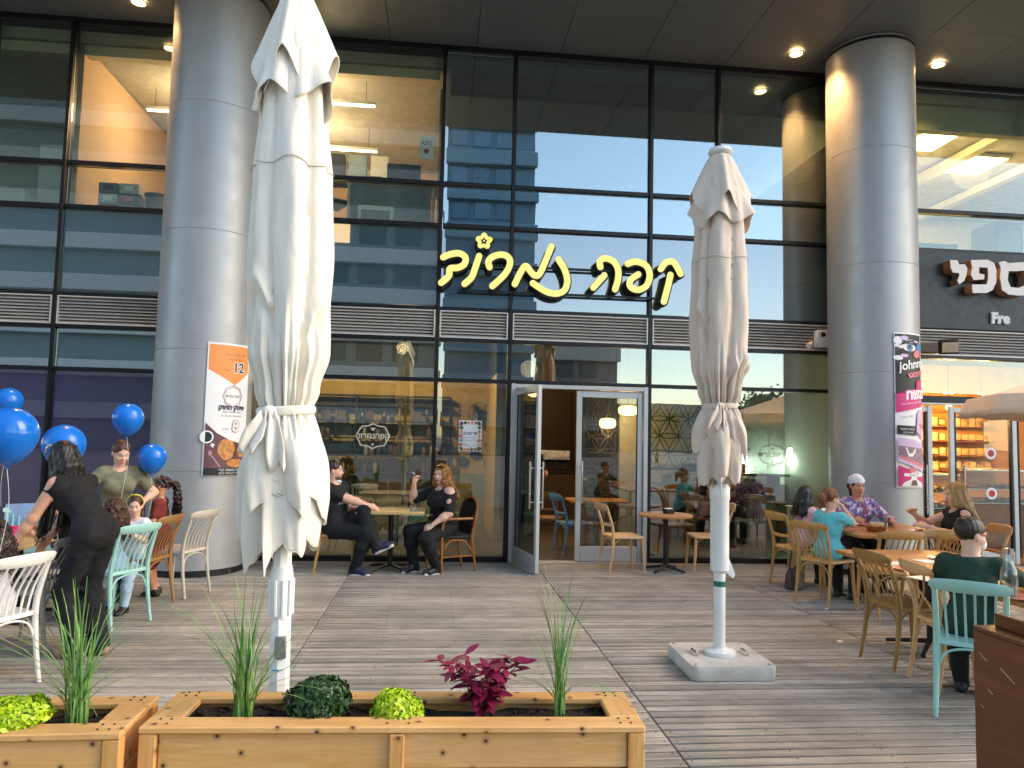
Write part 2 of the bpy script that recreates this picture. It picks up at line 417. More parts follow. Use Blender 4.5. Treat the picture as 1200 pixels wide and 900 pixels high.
# upper floor
wall('office_floor', -12, 16, .16, 7, 4.05, 4.55, M_officec)
wall('ceiling', -12, 16, .16, 7, 6.90, 7.05, M_officec)
wall('bulkhead', -12, -.1, .2, .35, 6.74, 6.88, M_cream); wall('bulkhead', 6.2, 16, .2, .35, 6.5, 6.88, M_sage); wall('bulkhead', .05, 6, .25, .4, 6.62, 6.88, M_char)
wall('back_wall', -4.9, -.1, 4.4, 4.5, 4.555, 6.89, M_peach); wall('back_wall', -12, -5.0, 3.4, 3.5, 4.555, 6.89, M_sage)
wall('partition_wall', -5.0, -4.92, .2, 4.39, 4.555, 6.88, M_peach); wall('partition_wall', -.09, -.01, .2, 6, 4.555, 6.61, M_peach)
wall('back_wall', 0, 6.1, 5.5, 5.6, 4.555, 6.88, M_char); wall('partition_wall', 6.12, 6.2, .2, 6, 4.555, 6.49, M_cream); wall('back_wall', 6.25, 16, 5.5, 5.6, 4.555, 6.88, M_cream)
structure(MB().prism([(-3.9, 6.7), (-2.4, 6.7), (-2.4, 5.3), (-2.7, 5.3)], (0, 3.6, 0), (1, 0, 0), (0, 0, 1), -.7).build('stair_soffit', M_cream, smooth=0))
wall('partition_wall', -3.42, -3.36, 2.2, 4.39, 4.555, 6.73, pm('sand_paint', (.55, .42, .26), .8))
def point(nm, loc, e, c=(1, .72, .42), size=.12, parent=None):
    L = bpy.data.lights.new(nm, 'POINT'); L.energy = e; L.color = c; L.shadow_soft_size = size
    o = bpy.data.objects.new(nm, L); COL.objects.link(o); o.location = loc; o.parent = parent; return o
def linear_lamp(x, y, z, L, label, e):
    t = empty('linear_lamp', (x, y, z), 0, label, 'ceiling light', 'strip lights in the upstairs office')
    MB().box((0, 0, .02), (L, .07, .05)).build('housing', M_white, t, smooth=0)
    MB().box((0, 0, -.012), (L-.02, .06, .012)).build('diffuser', glow('strip_glow', (1, .78, .5), 6), t, smooth=0)
    for s in (-1, 1): MB().tube([(s*L*.4, 0, .045), (s*L*.4, 0, 6.9-z)], .004, 5).build('cable', M_black, t)
    point('strip_light', (0, 0, -.1), e, (1, .68, .44), .3, t)
linear_lamp(-1.75, .75, 6.55, 1.4, 'upper lit strip lamp behind office glass, nearest the window', 19)
linear_lamp(-1.9, 2.4, 6.5, 1.5, 'lower lit strip lamp deeper inside the lit orange office', 22)
linear_lamp(-3.95, 1.4, 6.55, 1.2, 'strip lamp hidden in the office behind the grey column', 25)
for k, (x, y, l) in enumerate([(8.05, 1.3, 'square warm ceiling panel light nearest the glass upstairs'), (9.6, 2.2, 'large square ceiling panel light above the black shop sign'), (8.5, 4.2, 'small far ceiling panel light at the back of the right office')]):
    t = empty('panel_light', (x, y, 6.86), 0, l, 'ceiling light', 'square lights upstairs')
    MB().box((0, 0, 0), (.85, .85, .06)).build('panel_frame', M_white, t, smooth=0)
    MB().box((0, 0, -.036), (.78, .78, .012)).build('diffuser', glow('panel_glow', (1, .74, .40), 5), t, smooth=0)
    point('panel_lamp', (0, 0, -.15), 40, (1, .70, .38), .3, t)
for k in range(3): structure(MB().box((7.6+1.5*k, 3, 6.80), (.18, 5, .14)).build('beam', M_cream, smooth=0))
# ground floor
wall('cafe_floor', -3.0, 6.3, .11, 9, -.05, -.001, M_tile); wall('ceiling', -12, 16, .16, 9, 3.42, 3.5, M_ceil)
wall('back_wall', -2.95, 1.0, 4.3, 4.4, .95, 2.72, M_must); wall('wall_top', -2.95, 1.0, 4.28, 4.4, 2.725, 3.41, M_char); wall('wainscot', -2.95, 1.0, 4.24, 4.4, 0, .95, pm('grey_wainscot', (.25, .26, .22), .7))
wall('side_wall', -3.02, -2.94, .2, 9, 0, 3.41, M_char)
wall('partition_wall', .95, 1.05, 1.9, 6.9, 0, 2.72, M_must); wall('wall_top', .94, 1.06, 1.9, 6.89, 2.725, 3.41, M_char); wall('back_wall', 1.0, 3.4, 6.9, 7.0, 0, 3.41, M_brown)
wall('back_wall', 3.15, 6.25, 2.6, 2.7, 0, 3.41, M_sage); wall('wainscot', 3.5, 6.2, 2.55, 2.59, 0, .95, M_char)
wall('partition_wall', 3.1, 3.18, 2.6, 6.9, 0, 3.41, M_brown)
wall('partition_wall', 6.2, 6.3, .16, 6, 0, 3.41, M_sage)
wall('hall_floor', -12, -3.03, .11, 5, -.05, -.002, M_tile); wall('back_wall', -12, -3.03, 2.6, 2.7, 0, 3.41, pm('violet_wall', (.10, .06, .16), .8))
wall('shop_floor', 6.3, 16, .11, 6, -.05, -.002, pm('amber_floor', (.30, .13, .04), .4)); wall('back_wall', 6.3, 16, 4.5, 4.6, 0, 3.41, M_orange)

# ---------------------------------------------------------------- what stands across the plaza (seen mirrored in the glass)
def across(px, D): return W(px, 400, D).x
def far_block(name, label, xa, xb, y, h, fl, m1, m2, group=None, win=None, wst=3.0):
    b = empty(name, ((xa+xb)/2, y, 0), 0, label, 'building', group); Wt = xb-xa
    MB().box((0, -6, h/2), (Wt, 12, h)).build('wall', m2, b, smooth=0)
    n = int(h/fl); pmh = MB().box((0, .35, 0), (Wt+.4, .7, fl*.38), None, .05).mesh('parapet', m1)
    for k in range(n): link('parapet', pmh, None, b, (0, 0, fl*(k+.9)))
    wm = MB().box((0, 0, 0), (wst*.72, .1, fl*.5)).mesh('window', M_dark, 0); q = int(Wt/wst); c = 0
    for k in range(n):
        for i in range(q):
            if c >= 260: break
            if xa+(i+.5)*wst < -24: continue
            wo = link('window', wm, win[rng.randrange(len(win))], b, (-Wt/2+(i+.5)*wst, .06, fl*(k+.48)), None, None, True); c += 1
    return b
wd = [pm('window_teal', (.08, .13, .15), .2, .2), pm('window_slate', (.12, .16, .18), .2, .2), pm('window_teal', (0, 0, 0)), glow('window_lit', (1, .72, .42), .8)]
wd = [wd[0], wd[0], wd[1], wd[0], wd[1], wd[0], wd[1], wd[1], wd[0], wd[0], wd[1], wd[3]]
xt0, xt1 = across(521, 55), across(623, 55)
far_block('office_block', 'broad banded office block across the plaza, mirrored in glass', -75, xt0-.6, -56, 48, 3.6, pm('band_render', (.58, .62, .63), .7), pm('band_wall', (.20, .27, .29), .6), None, wd, 3.2)
far_block('glass_tower', 'blue glass tower across the plaza beside the banded block', xt0, xt1, -55, 62, 3.4, pm('tower_band', (.17, .30, .39), .4, .2), pm('tower_wall', (.14, .26, .36), .4, .2), None, [pm('tower_pane', (.12, .23, .33), .2, .2), pm('tower_pane_light', (.14, .26, .36), .12, .3)], 2.0)
far_block('low_building', 'low pale building across the plaza, mirrored over the doors', across(648, 62), across(724, 62), -62, 10.5, 3.5, pm('pale_render', (.5, .5, .47), .7), pm('grey_render', (.25, .25, .24), .7), None, wd, 2.4)
far_block('low_building', 'distant wide grey building across the plaza, lowest in view', across(724, 90), across(1150, 90), -90, 6.5, 3.2, pm('grey_render', (0, 0, 0)), pm('dull_render', (.18, .18, .17), .7), None, wd, 3.0)
# ---------------------------------------------------------------- text
def text_polys(s, size, bold=0.0, align='CENTER'):
    """flat letters as (verts2d, faces); Hebrew comes in already reversed"""
    cu = bpy.data.curves.new('lettering', 'FONT'); cu.body = s; cu.size = size; cu.align_x = align; cu.align_y = 'CENTER'; cu.resolution_u = 3; cu.offset = bold
    o = bpy.data.objects.new('lettering', cu); COL.objects.link(o)
    dg = bpy.context.evaluated_depsgraph_get(); me = bpy.data.meshes.new_from_object(o.evaluated_get(dg))
    v = [(p.co.x, p.co.y) for p in me.vertices]; f = [tuple(p.vertices) for p in me.polygons]
    bpy.data.objects.remove(o); bpy.data.curves.remove(cu); bpy.data.meshes.remove(me); return v, f
def heb(s): return s[::-1]
class Print:
    """flat print laid on a sheet: every layer sits a fraction of a millimetre over the last; mp maps (x, y, lift) to 3D"""
    def __init__(s, mp, cut=None): s.mp = mp; s.cut = cut; s.by = []; s.n = 1
    def poly(s, pts, mat, lift=None):
        bm = bmesh.new(); vs = [bm.verts.new((p[0], p[1], 0)) for p in pts]; bm.faces.new(vs)
        s._put(bm, mat, lift)
    def text(s, t, x, y, size, mat, bold=0.0, align='CENTER', slant=0.0):
        v, f = text_polys(t, size, bold, align); bm = bmesh.new(); vv = [bm.verts.new((x+p[0], y+p[1]+slant*p[0], 0)) for p in v]
        for q in f:
            try: bm.faces.new([vv[i] for i in q])
            except ValueError: pass
        s._put(bm, mat, None, 'lettering')
    def oval(s, x, y, rx, ry, mat, n=20, wob=0.0):
        s.poly([(x+rx*math.cos(2*PI*k/n)*(1+rng.uniform(-wob, wob)), y+ry*math.sin(2*PI*k/n)*(1+rng.uniform(-wob, wob))) for k in range(n)], mat)
    def ring(s, pts_in, pts_out, mat):
        n = len(pts_in); bm = bmesh.new(); a = [bm.verts.new((*p, 0)) for p in pts_in]; b = [bm.verts.new((*p, 0)) for p in pts_out]
        for i in range(n): bm.faces.new((a[i], b[i], b[(i+1) % n], a[(i+1) % n]))
        s._put(bm, mat, None)
    def _put(s, bm, mat, lift, nm='printed_shape'):
        bmesh.ops.triangulate(bm, faces=bm.faces[:])
        if s.cut:
            xs = [v.co.x for v in bm.verts]; x = min(xs); k = math.ceil(x/s.cut)
            while k*s.cut < max(xs):
                bmesh.ops.bisect_plane(bm, geom=bm.verts[:]+bm.edges[:]+bm.faces[:], plane_co=(k*s.cut, 0, 0), plane_no=(1, 0, 0)); k += 1
        bm.verts.index_update(); s.n += 1; L = lift if lift is not None else .0006*s.n
        mb = MB(); s.by.append((nm, mat, mb)); mb.add([s.mp(v.co.x, v.co.y, L) for v in bm.verts], [tuple(v.index for v in f.verts) for f in bm.faces]); bm.free()
    def build(s, parent, names):
        for nm, mat, mb in s.by: mb.build(nm if nm == 'lettering' else names.get(mat.name, nm), mat, parent, smooth=0)
def flatmat(n, c, rough=.5): return pm(n, c, rough, 0, .02, 5)
P_white = flatmat('print_white', '#f3f1ee'); P_black = flatmat('print_black', '#141314'); P_orange = flatmat('print_orange', '#f79a52'); P_grey = flatmat('print_grey', '#77716e')
P_pink = flatmat('print_pink', '#d8287a'); P_lilac = flatmat('print_lilac', '#d9bfe0'); P_blue = flatmat('print_blue', '#3f83b8'); P_coral = flatmat('print_coral', '#e27c86')
P_plum = pm('print_plum', '#6d4148', .5, 0, .25, 14); P_crust = pm('print_crust', '#d38d4c', .5, 0, .35, 26); P_navy = flatmat('print_navy', '#2a2540'); P_rose = flatmat('print_rose', '#b08a86'); P_green = pm('print_leaf', '#4d7a35', .5, 0, .4, 30); P_mauve = pm('print_mauve', '#9a7f8d', .5, 0, .3, 30)

def column_sheet(cx, cy, R, ang0, zc):
    """x = arc length from ang0 (to the right seen from outside), y = height about zc"""
    return lambda x, y, L: Vector((cx+(R+L)*math.cos(ang0+x/R), cy+(R+L)*math.sin(ang0+x/R), zc+y))
def sheet_grid(mp, w, h, n, lift, th, mat, name, parent):
    mb = MB(); rows = []
    for z in (-h/2, h/2): rows.append([mp(-w/2+w*k/n, z, lift) for k in range(n+1)])
    mb.grid(rows); rows2 = [[mp(-w/2+w*k/n, z, lift-th) for k in range(n+1)] for z in (-h/2, h/2)]; mb.grid([r[::-1] for r in rows2])
    mb.grid([rows2[1], rows[1]][::-1]); mb.grid([rows2[0], rows[0]])
    return mb.build(name, mat, parent, smooth=30)
# orange and white poster on the column
w1, h1 = .56, 1.56
R_COL = .577
pa = empty('column_poster', (0, 0, 0), 0, 'white poster with orange pointed top, number 12 and pastries on grey column', 'poster')
mp = column_sheet(-2.87, -.64, R_COL, rad(-90)+.475/.577, 1.93)
sheet_grid(mp, w1, h1, 14, .004, .003, P_white, 'sheet', pa)
pr = Print(lambda x, y, L: mp(x, y, .004+L), .04)
def U(u, v): return (-w1/2+u*w1, h1/2-v*h1)
pr.poly([U(.03, .015), U(.03, .205), U(.60, .315), U(.97, .215), U(.97, .015)][::1], P_orange)
pr.text(heb('חדש בתפריט הבוקר'), *U(.60, .085), .035, P_grey); pr.text(heb('ארוחה מפנקת'), *U(.60, .12), .03, P_grey)
pr.text('12', *U(.68, .185), .165, P_white, .012); pr.text('12', *U(.68, .185), .165, P_navy, .003)
pr.text(heb('במחיר'), *U(.40, .205), .03, P_grey)
def star(cx, cy, r, n=8, k=.9, m=48):
    return [(cx+r*(1-.1*abs(math.sin(n/2*(2*PI*i/m))))*math.cos(2*PI*i/m), cy+r*(1-.1*abs(math.sin(n/2*(2*PI*i/m))))*math.sin(2*PI*i/m)) for i in range(m)]
cx_, cy_ = U(.57, .40); pr.ring(star(cx_, cy_, .125), star(cx_, cy_, .134), P_rose); pr.ring(star(cx_, cy_, .11), star(cx_, cy_, .113), P_rose)
pr.text(heb('קפה נמרוד'), cx_, cy_, .042, P_grey)
pr.text(heb('פינוק מתוק'), *U(.57, .487), .075, P_navy, .003); pr.text(heb('קפה ומאפה בוקר'), *U(.57, .52), .035, P_grey); pr.text(heb('לבחירתכם מהוויטרינה'), *U(.57, .55), .03, P_grey)
pr.text('8', *U(.66, .63), .19, P_rose, .010); pr.text('8', *U(.66, .63), .19, P_white, .002); pr.text(heb('במחיר'), *U(.42, .65), .032, P_grey)
pr.poly([U(.03, .605), U(.03, .94), U(.97, .94), U(.97, .77), U(.55, .735), U(.25, .68)], P_plum)
pr.oval(*U(.06, .71), .075, .075, P_white)
pr.poly([(lambda c: (max(c[0], -w1/2+.017), c[1]))((U(.06, .71)[0]+.058*math.cos(a*PI/10), U(.06, .71)[1]+.058*math.sin(a*PI/10))) for a in range(20)], P_black)
pr.poly([U(.16, .755), U(.22, .765), U(.19, .79), U(.14, .775)], P_white)
pr.oval(*U(.47, .80), .105, .125, P_crust, 16, .08); pr.oval(*U(.84, .81), .07, .085, P_crust, 16, .08); pr.oval(*U(.70, .905), .12, .05, P_crust, 16, .06); pr.oval(*U(.14, .83), .022, .032, P_rose); pr.poly([U(.15, .85), U(.18, .845), U(.36, .93), U(.33, .935)], P_rose)
pr.poly([U(.03, .94), U(.03, .995), U(.97, .995), U(.97, .94)], P_black)
pr.text(heb('קפה ומאפה טרי'), *U(.58, .956), .045, P_white); pr.text(heb('הצעה לזמן מוגבל בלבד'), *U(.58, .98), .030, P_white)
pr.build(pa, {'print_orange': 'header', 'print_crust': 'pastry_print', 'print_plum': 'table_print'})
# narrow pink poster
w2, h2 = .46, 1.98
pb = empty('column_poster', (0, 0, 0), 0, 'narrow pink and black poster with a blue eye wrapped on column', 'poster')
mq = column_sheet(5.86, -.64, R_COL, rad(-90)+.27, 2.14)
sheet_grid(mq, w2, h2, 14, .004, .003, P_white, 'sheet', pb)
pr = Print(lambda x, y, L: mq(x, y, .004+L), .04)
def U(u, v): return (-w2/2+u*w2, h2/2-v*h2)
pr.poly([U(.02, .01), U(.02, .42), U(.98, .42), U(.98, .01)], P_black)
for (x, y, rx, ry, m) in [(.12, .05, .06, .05, P_white), (.3, .035, .07, .03, P_lilac), (.22, .085, .09, .035, P_white), (.12, .165, .07, .035, P_white), (.3, .15, .06, .025, P_lilac), (.08, .11, .03, .03, P_plum), (.3, .06, .035, .012, P_plum), (.55, .055, .12, .02, P_lilac), (.9, .09, .07, .07, P_blue)]:
    pr.oval(*U(x, y), rx, ry, m, 12, .18)
pr.oval(*U(.48, .098), .105, .045, P_white); pr.oval(*U(.48, .095), .055, .05, P_blue); pr.oval(*U(.47, .09), .026, .028, P_black)
pr.poly([U(.12, .085), U(.3, .055), U(.6, .045), U(.72, .065), U(.5, .06), U(.3, .075)], P_black)
pr.oval(*U(.75, .135), .07, .05, P_coral, 14, .15)
pr.text('johnny', *U(.60, .205), .16, P_white, .004, slant=.18)
pr.text(heb('דיאמונד'), *U(.70, .268), .09, P_coral, .005, slant=.18)
pr.poly([U(.02, .40), U(.02, .52), U(.98, .475), U(.98, .30), U(.72, .31), U(.70, .365), U(.36, .372), U(.34, .392)], P_pink)
pr.text(heb('נגשח'), *U(.70, .40), .17, P_white, .008, slant=.1); pr.text(heb('תוספת חדשה ומיוחדת בסניף'), *U(.55, .455), .03, P_white, slant=.15)
pr.poly([U(.04, .60), U(.04, .655), U(.66, .665), U(.66, .605)], P_black); pr.text(heb('עכשיו בחנות'), *U(.36, .625), .04, P_white); pr.text(heb('מבצע השקה'), *U(.36, .647), .03, P_white)
pr.text(heb('מהדורה מוגבלת'), *U(.35, .545), .03, P_grey, slant=.12)
pr.poly([U(.66, .64), U(.72, .52), U(.90, .49), U(.97, .50), U(.97, .69)], P_lilac); pr.oval(*U(.86, .60), .03, .04, P_coral, 10, .2)
pr.poly([U(.04, .68), U(.04, .83), U(.96, .90), U(.96, .72), U(.5, .69)], P_lilac); pr.poly([U(.06, .73), U(.06, .80), U(.94, .86), U(.94, .75)], P_mauve)
pr.poly([U(.3, .74), U(.38, .78), U(.48, .78), U(.6, .745), U(.62, .76), U(.5, .80), U(.36, .80), U(.26, .745)], P_white); pr.poly([U(.1, .79), U(.1, .81), U(.9, .875), U(.9, .855)], P_coral)
pr.poly([U(.04, .855), U(.04, .99), U(.96, .99), U(.96, .925)], P_pink)
pr.poly([U(.12, .99), U(.2, .965), U(.42, .945), U(.44, .90), U(.62, .90), U(.64, .945), U(.82, .965), U(.9, .99)], P_white)
pr.oval(*U(.5, .885), .06, .035, P_coral, 12, .1); pr.poly([U(.2, .905), U(.2, .925), U(.85, .93), U(.85, .91)], P_white); pr.text(heb('רק אצלנו'), *U(.52, .918), .035, P_navy)
pr.poly([U(.45, .95), U(.6, .95), U(.66, .985), U(.4, .985)], P_plum)
pr.build(pb, {'print_pink': 'pink_band', 'print_black': 'dark_ground'})

# ---------------------------------------------------------------- cafe letters over the door
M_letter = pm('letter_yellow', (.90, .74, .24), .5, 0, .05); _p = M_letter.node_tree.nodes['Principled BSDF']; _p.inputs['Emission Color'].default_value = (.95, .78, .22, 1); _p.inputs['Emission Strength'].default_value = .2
cs = empty('cafe_sign', tuple(W(660, 310, -.2)), 0, 'yellow handwritten Hebrew letters with a flower above the glass doors', 'sign'); o0 = Vector(cs.location)
STK = {'bet': [[(75,160),(110,146),(150,143),(176,162),(170,192),(140,208),(106,212),(100,245),(66,276)]], 'vav': [[(238,155),(218,215),(203,252),(172,281)]],
 'resh': [[(285,205),(280,180),(300,158),(340,148),(372,162),(377,195),(352,240),(298,291)]], 'mem': [[(400,282),(428,225),(450,200),(474,228),(492,243),(512,236),(538,180),(566,112)]],
 'nun': [[(598,170),(625,215),(638,265),(626,308),(590,325),(540,315),(482,278)]], 'he': [[(788,205),(786,178),(812,165),(848,180),(868,215),(868,260),(855,306)], [(806,243),(756,298)]],
 'pe': [[(912,190),(950,180),(995,198),(1012,240),(998,288),(960,308),(926,295),(924,265),(960,238)]], 'qof': [[(1062,214),(1085,185),(1115,180),(1135,203),(1152,236)], [(1106,240),(1095,290),(1076,362)]]}
def cw(p, y): return W(500+p[0]/3.871, 260+p[1]/3.871, y)
def smoothpts(pts, n=6):
    out = []; P = [pts[0]]+list(pts)+[pts[-1]]
    for i in range(1, len(P)-2):
        for k in range(n):
            t = k/n; a = [P[i-1], P[i], P[i+1], P[i+2]]
            out.append(tuple(.5*((2*a[1][j])+(-a[0][j]+a[2][j])*t+(2*a[0][j]-5*a[1][j]+4*a[2][j]-a[3][j])*t*t+(-a[0][j]+3*a[1][j]-3*a[2][j]+a[3][j])*t**3) for j in range(len(pts[0]))))
    out.append(tuple(pts[-1])); return out
def ribbon(mb, pts, wd, y0, y1):
    """round-ended flat stroke in the XZ plane between depths y0 (front) and y1"""
    n = len(pts); L = []; R = []
    for i, p in enumerate(pts):
        a, b = pts[max(0, i-1)], pts[min(n-1, i+1)]; t = Vector((b.x-a.x, 0, b.z-a.z)).normalized(); q = Vector((-t.z, 0, t.x))
        L.append(p+q*wd); R.append(p-q*wd)
    t0 = Vector((pts[1].x-pts[0].x, 0, pts[1].z-pts[0].z)).normalized(); t1 = Vector((pts[-1].x-pts[-2].x, 0, pts[-1].z-pts[-2].z)).normalized()
    def arc(c, t, sgn):
        q = Vector((-t.z, 0, t.x)); return [c + q*wd*math.cos(a)*sgn + t*wd*math.sin(a)*sgn for a in [PI*k/8 for k in range(1, 8)]]
    rows = []
    for k in range(n): rows.append((L[k], R[k]))
    pre = arc(pts[0], t0, -1); post = arc(pts[-1], t1, 1)       # half circles
    f = Vector((0, y0, 0)); g = Vector((0, y1, 0)); z = lambda p, y: Vector((p.x, y, p.z))
    loop = L + post + R[::-1] + pre
    m = len(loop); vs = [z(p, y0) for p in loop] + [z(p, y1) for p in loop]
    fs = [(i, i+m, (i+1) % m+m, (i+1) % m) for i in range(m)]
    for i in range(n-1):
        r0, r1 = n+len(post)+(n-1-i), n+len(post)+(n-2-i)
        fs.append((i, i+1, r1, r0)); fs.append((i+m, r0+m, r1+m, i+1+m))
    fs.append(tuple([n-1]+list(range(n, n+len(post)))+[n+len(post)])); fs.append(tuple([x+m for x in ([n-1]+list(range(n, n+len(post)))+[n+len(post)])][::-1]))
    e = [0]+[m-1-k for k in range(len(pre))]+[n+len(post)+n-1]; fs.append(tuple(e)); fs.append(tuple(x+m for x in e[::-1]))
    mb.add(vs, fs)
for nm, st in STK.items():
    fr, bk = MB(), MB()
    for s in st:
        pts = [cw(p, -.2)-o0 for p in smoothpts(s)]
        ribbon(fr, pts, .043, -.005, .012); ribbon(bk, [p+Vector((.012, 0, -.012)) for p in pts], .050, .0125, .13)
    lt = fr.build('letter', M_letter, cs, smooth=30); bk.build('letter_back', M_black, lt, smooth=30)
fl, fb = MB(), MB(); fc = cw((260, 87), -.2)-o0
pts = [fc+Vector(((.075+.022*math.cos(5*a))*math.cos(a+.3), 0, (.075+.022*math.cos(5*a))*math.sin(a+.3))) for a in [2*PI*k/40 for k in range(41)]]
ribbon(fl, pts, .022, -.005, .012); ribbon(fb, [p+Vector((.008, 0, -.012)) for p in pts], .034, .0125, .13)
o = fl.build('flower', M_letter, cs, smooth=30); fb.build('flower_back', M_black, o, smooth=30); MB().lathe([(.012, 0), (.012, .01)], 10).build('flower_centre', M_letter, o, loc=fc+Vector((0, -.006, 0))).rotation_euler = (rad(90), 0, 0)
for zz in (4.02, 3.66): MB().box((W(655, 300, -.1).x-o0.x, .115, zz-o0.z), (2.78, .03, .03)).build('mounting_rail', M_black, cs, smooth=0)
# ---------------------------------------------------------------- sign of the shop next door
sb = empty('shop_sign', (8.9, -.06, 3.98), 0, 'black fascia with thick white Hebrew letters and small lettering', 'sign')
MB().box((0, .04, 0), (6.3, .10, 1.16), None, .006).build('fascia', pm('fascia_black', (.012, .013, .014), .4, 0, .2), sb)
M_lw = pm('letter_white', (.82, .80, .77), .5, 0, .03); M_ls = pm('letter_side', (.33, .21, .14), .5, 0, .1)
def sw(p): return W(1060+p[0]/4.286, 270+p[1]/4.286, -.22)-Vector(sb.location)
def slab_letter(polys, hole=None):
    a = MB(); b = MB()
    for P in polys:
        q = [sw(p) for p in P]; q2 = [(v.x, v.z) for v in q]
        a.prism(q2, (0, -.16, 0), (1, 0, 0), (0, 0, 1), .012)
        n = len(q2); ar = sum(q2[i][0]*q2[(i+1) % n][1]-q2[(i+1) % n][0]*q2[i][1] for i in range(n)); q3 = q2 if ar > 0 else q2[::-1]
        b.add([Vector((x, -.158, z)) for x, z in q3]+[Vector((x, -.012, z)) for x, z in q3], [(i, i+n, (i+1) % n+n, (i+1) % n) for i in range(n)])
    o = a.build('letter', M_lw, sb, smooth=0); b.build('letter_side', M_ls, o, smooth=0)
slab_letter([[(226,150),(262,150),(272,172),(300,170),(313,192),(308,225),(296,255),(272,272),(262,252),(274,228),(270,215),(240,212),(230,190)]])
slab_letter([[(330,150),(415,148),(415,188),(372,186),(372,218),(398,222),(398,246),(345,250),(332,225),(338,190)], [(415,148),(448,165),(458,200),(458,262),(440,300),(410,315),(410,272),(418,250),(418,205),(415,188)], [(336,272),(410,272),(410,315),(340,315)]])
slab_letter([[(470,160),(500,155),(520,165),(520,205),(515,250),(530,285),(570,290),(570,328),(520,322),(488,300),(478,240),(482,190)], [(520,165),(600,160),(640,172),(650,205),(600,203),(560,205),(520,205)], [(650,205),(652,260),(635,305),(600,328),(570,328),(570,290),(600,278),(608,245),(600,203)]])
v, f = text_polys('Fre', .21, .012, 'LEFT'); fo = sw((468, 435)); mb = MB()
mb.add([Vector((fo.x+x, -.05, fo.z+y)) for x, y in v], f); mb.add([Vector((fo.x+x, -.02, fo.z+y)) for x, y in v], [q[::-1] for q in f])
mb.build('small_lettering', M_lw, sb, smooth=0)
MB().tube([(-2.36, -.022, .2), (-2.37, -.022, -.2), (-2.33, -.022, -.58)], .006, 6).build('cable', M_black, sb)
# floodlight on the column, grey box on the louvre
fl_ = empty('floodlight', (6.50, -.62, 3.02), rad(-8), 'black floodlight on a bracket beside the pink column poster', 'floodlight')
MB().tube([(-.06, 0, .0), (.14, -.02, .04), (.26, -.04, .0)], .03, 8).build('bracket', M_brown, fl_)
MB().box((.10, .0, .0), (.34, .16, .15), None, .02).build('arm_housing', pm('bronze_box', (.10, .07, .055), .5, .3), fl_)
R_ = Matrix.Rotation(rad(-25), 3, 'Z') @ Matrix.Rotation(rad(25), 3, 'X')
hd = MB().box((.40, -.06, .02), (.24, .08, .20), R_, .012).build('head', M_black, fl_); MB().box((.40, -.103, .005), (.19, .01, .14), R_).build('lens', pm('lens_pale', (.7, .62, .48), .25), hd, smooth=0)
eb = empty('junction_box', (5.42, -.09, 3.17), 0, 'pale grey electrical box at the end of the metal louvres', 'electrical box')
MB().box((0, 0, 0), (.17, .10, .25), None, .01).build('housing', M_white, eb); MB().lathe([(.035, 0), (.035, .012)], 12).build('knob', M_black, eb, loc=(0, -.062, .06)).rotation_euler = (rad(90), 0, 0)
sc_ = empty('security_camera', (5.22, -.12, 3.07), 0, 'small white security camera beside the grey electrical box', 'camera')
MB().tube([(0, .06, .02), (0, 0, .02)], .012, 8).build('mount', M_white, sc_); MB().tube([(.03, -.02, .03), (-.05, -.10, -.02)], [.035, .04], 10).build('body', pm('cam_warm', (.75, .62, .5), .5), sc_); 

# ---------------------------------------------------------------- cafe doors
dr = empty('cafe_door', (0, 0, 0), 0, 'silver framed double glass door with its left leaf open outwards', 'door')
xa, xb = gx(7)+.031, gx(9)-.031
for x in (xa+.03, xb-.03): MB().box((x, -.02, 1.205), (.06, .13, 2.41), None, .006).build('jamb', M_alu, dr)
MB().box(((xa+xb)/2, -.02, 2.378), (xb-xa-.122, .13, .055), None, .006).build('head', M_alu, dr)
MB().box(((xa+xb)/2, -.02, .006), (xb-xa-.122, .16, .012)).build('threshold', M_alu, dr, smooth=0)
def leaf(wd, parent, loc, rz, hx):
    L = MB(); h = 2.32; t = .05
    L.box((.035, 0, h/2), (.07, t, h), None, .005); L.box((wd-.035, 0, h/2), (.07, t, h), None, .005)
    L.box((wd/2, 0, .10), (wd-.142, t, .20), None, .005); L.box((wd/2, 0, h-.045), (wd-.142, t, .09), None, .005)
    o = L.build('door_leaf', M_alu, parent); o.location = loc; o.rotation_euler = (0, 0, rz)
    MB().box((wd/2, 0, 1.215), (wd-.138, .012, 2.03)).build('pane', M_glassd, o, smooth=0)
    g = MB()
    for x in (.0745, wd-.0745): g.box((x, 0, 1.215), (.010, .03, 2.02))
    g.build('gasket', M_black, o, smooth=0)
    for s in (-1, 1):
        H = MB(); H.tube([(hx, s*.085, .78), (hx, s*.085, 1.36)], .014, 10)
        for z in (.86, 1.28): H.tube([(hx, s*.02, z), (hx, s*.085, z)], .010, 8)
        H.build('handle', M_steel, o)
    return o
leaf(.925, dr, (xb-.065, -.02, .02), PI, .855)
q = W(629, 600, -.92); ang = math.atan2(-.90, q.x-(xa+.07)); leaf(.925, dr, (xa+.075, -.075, .02), ang, .85)
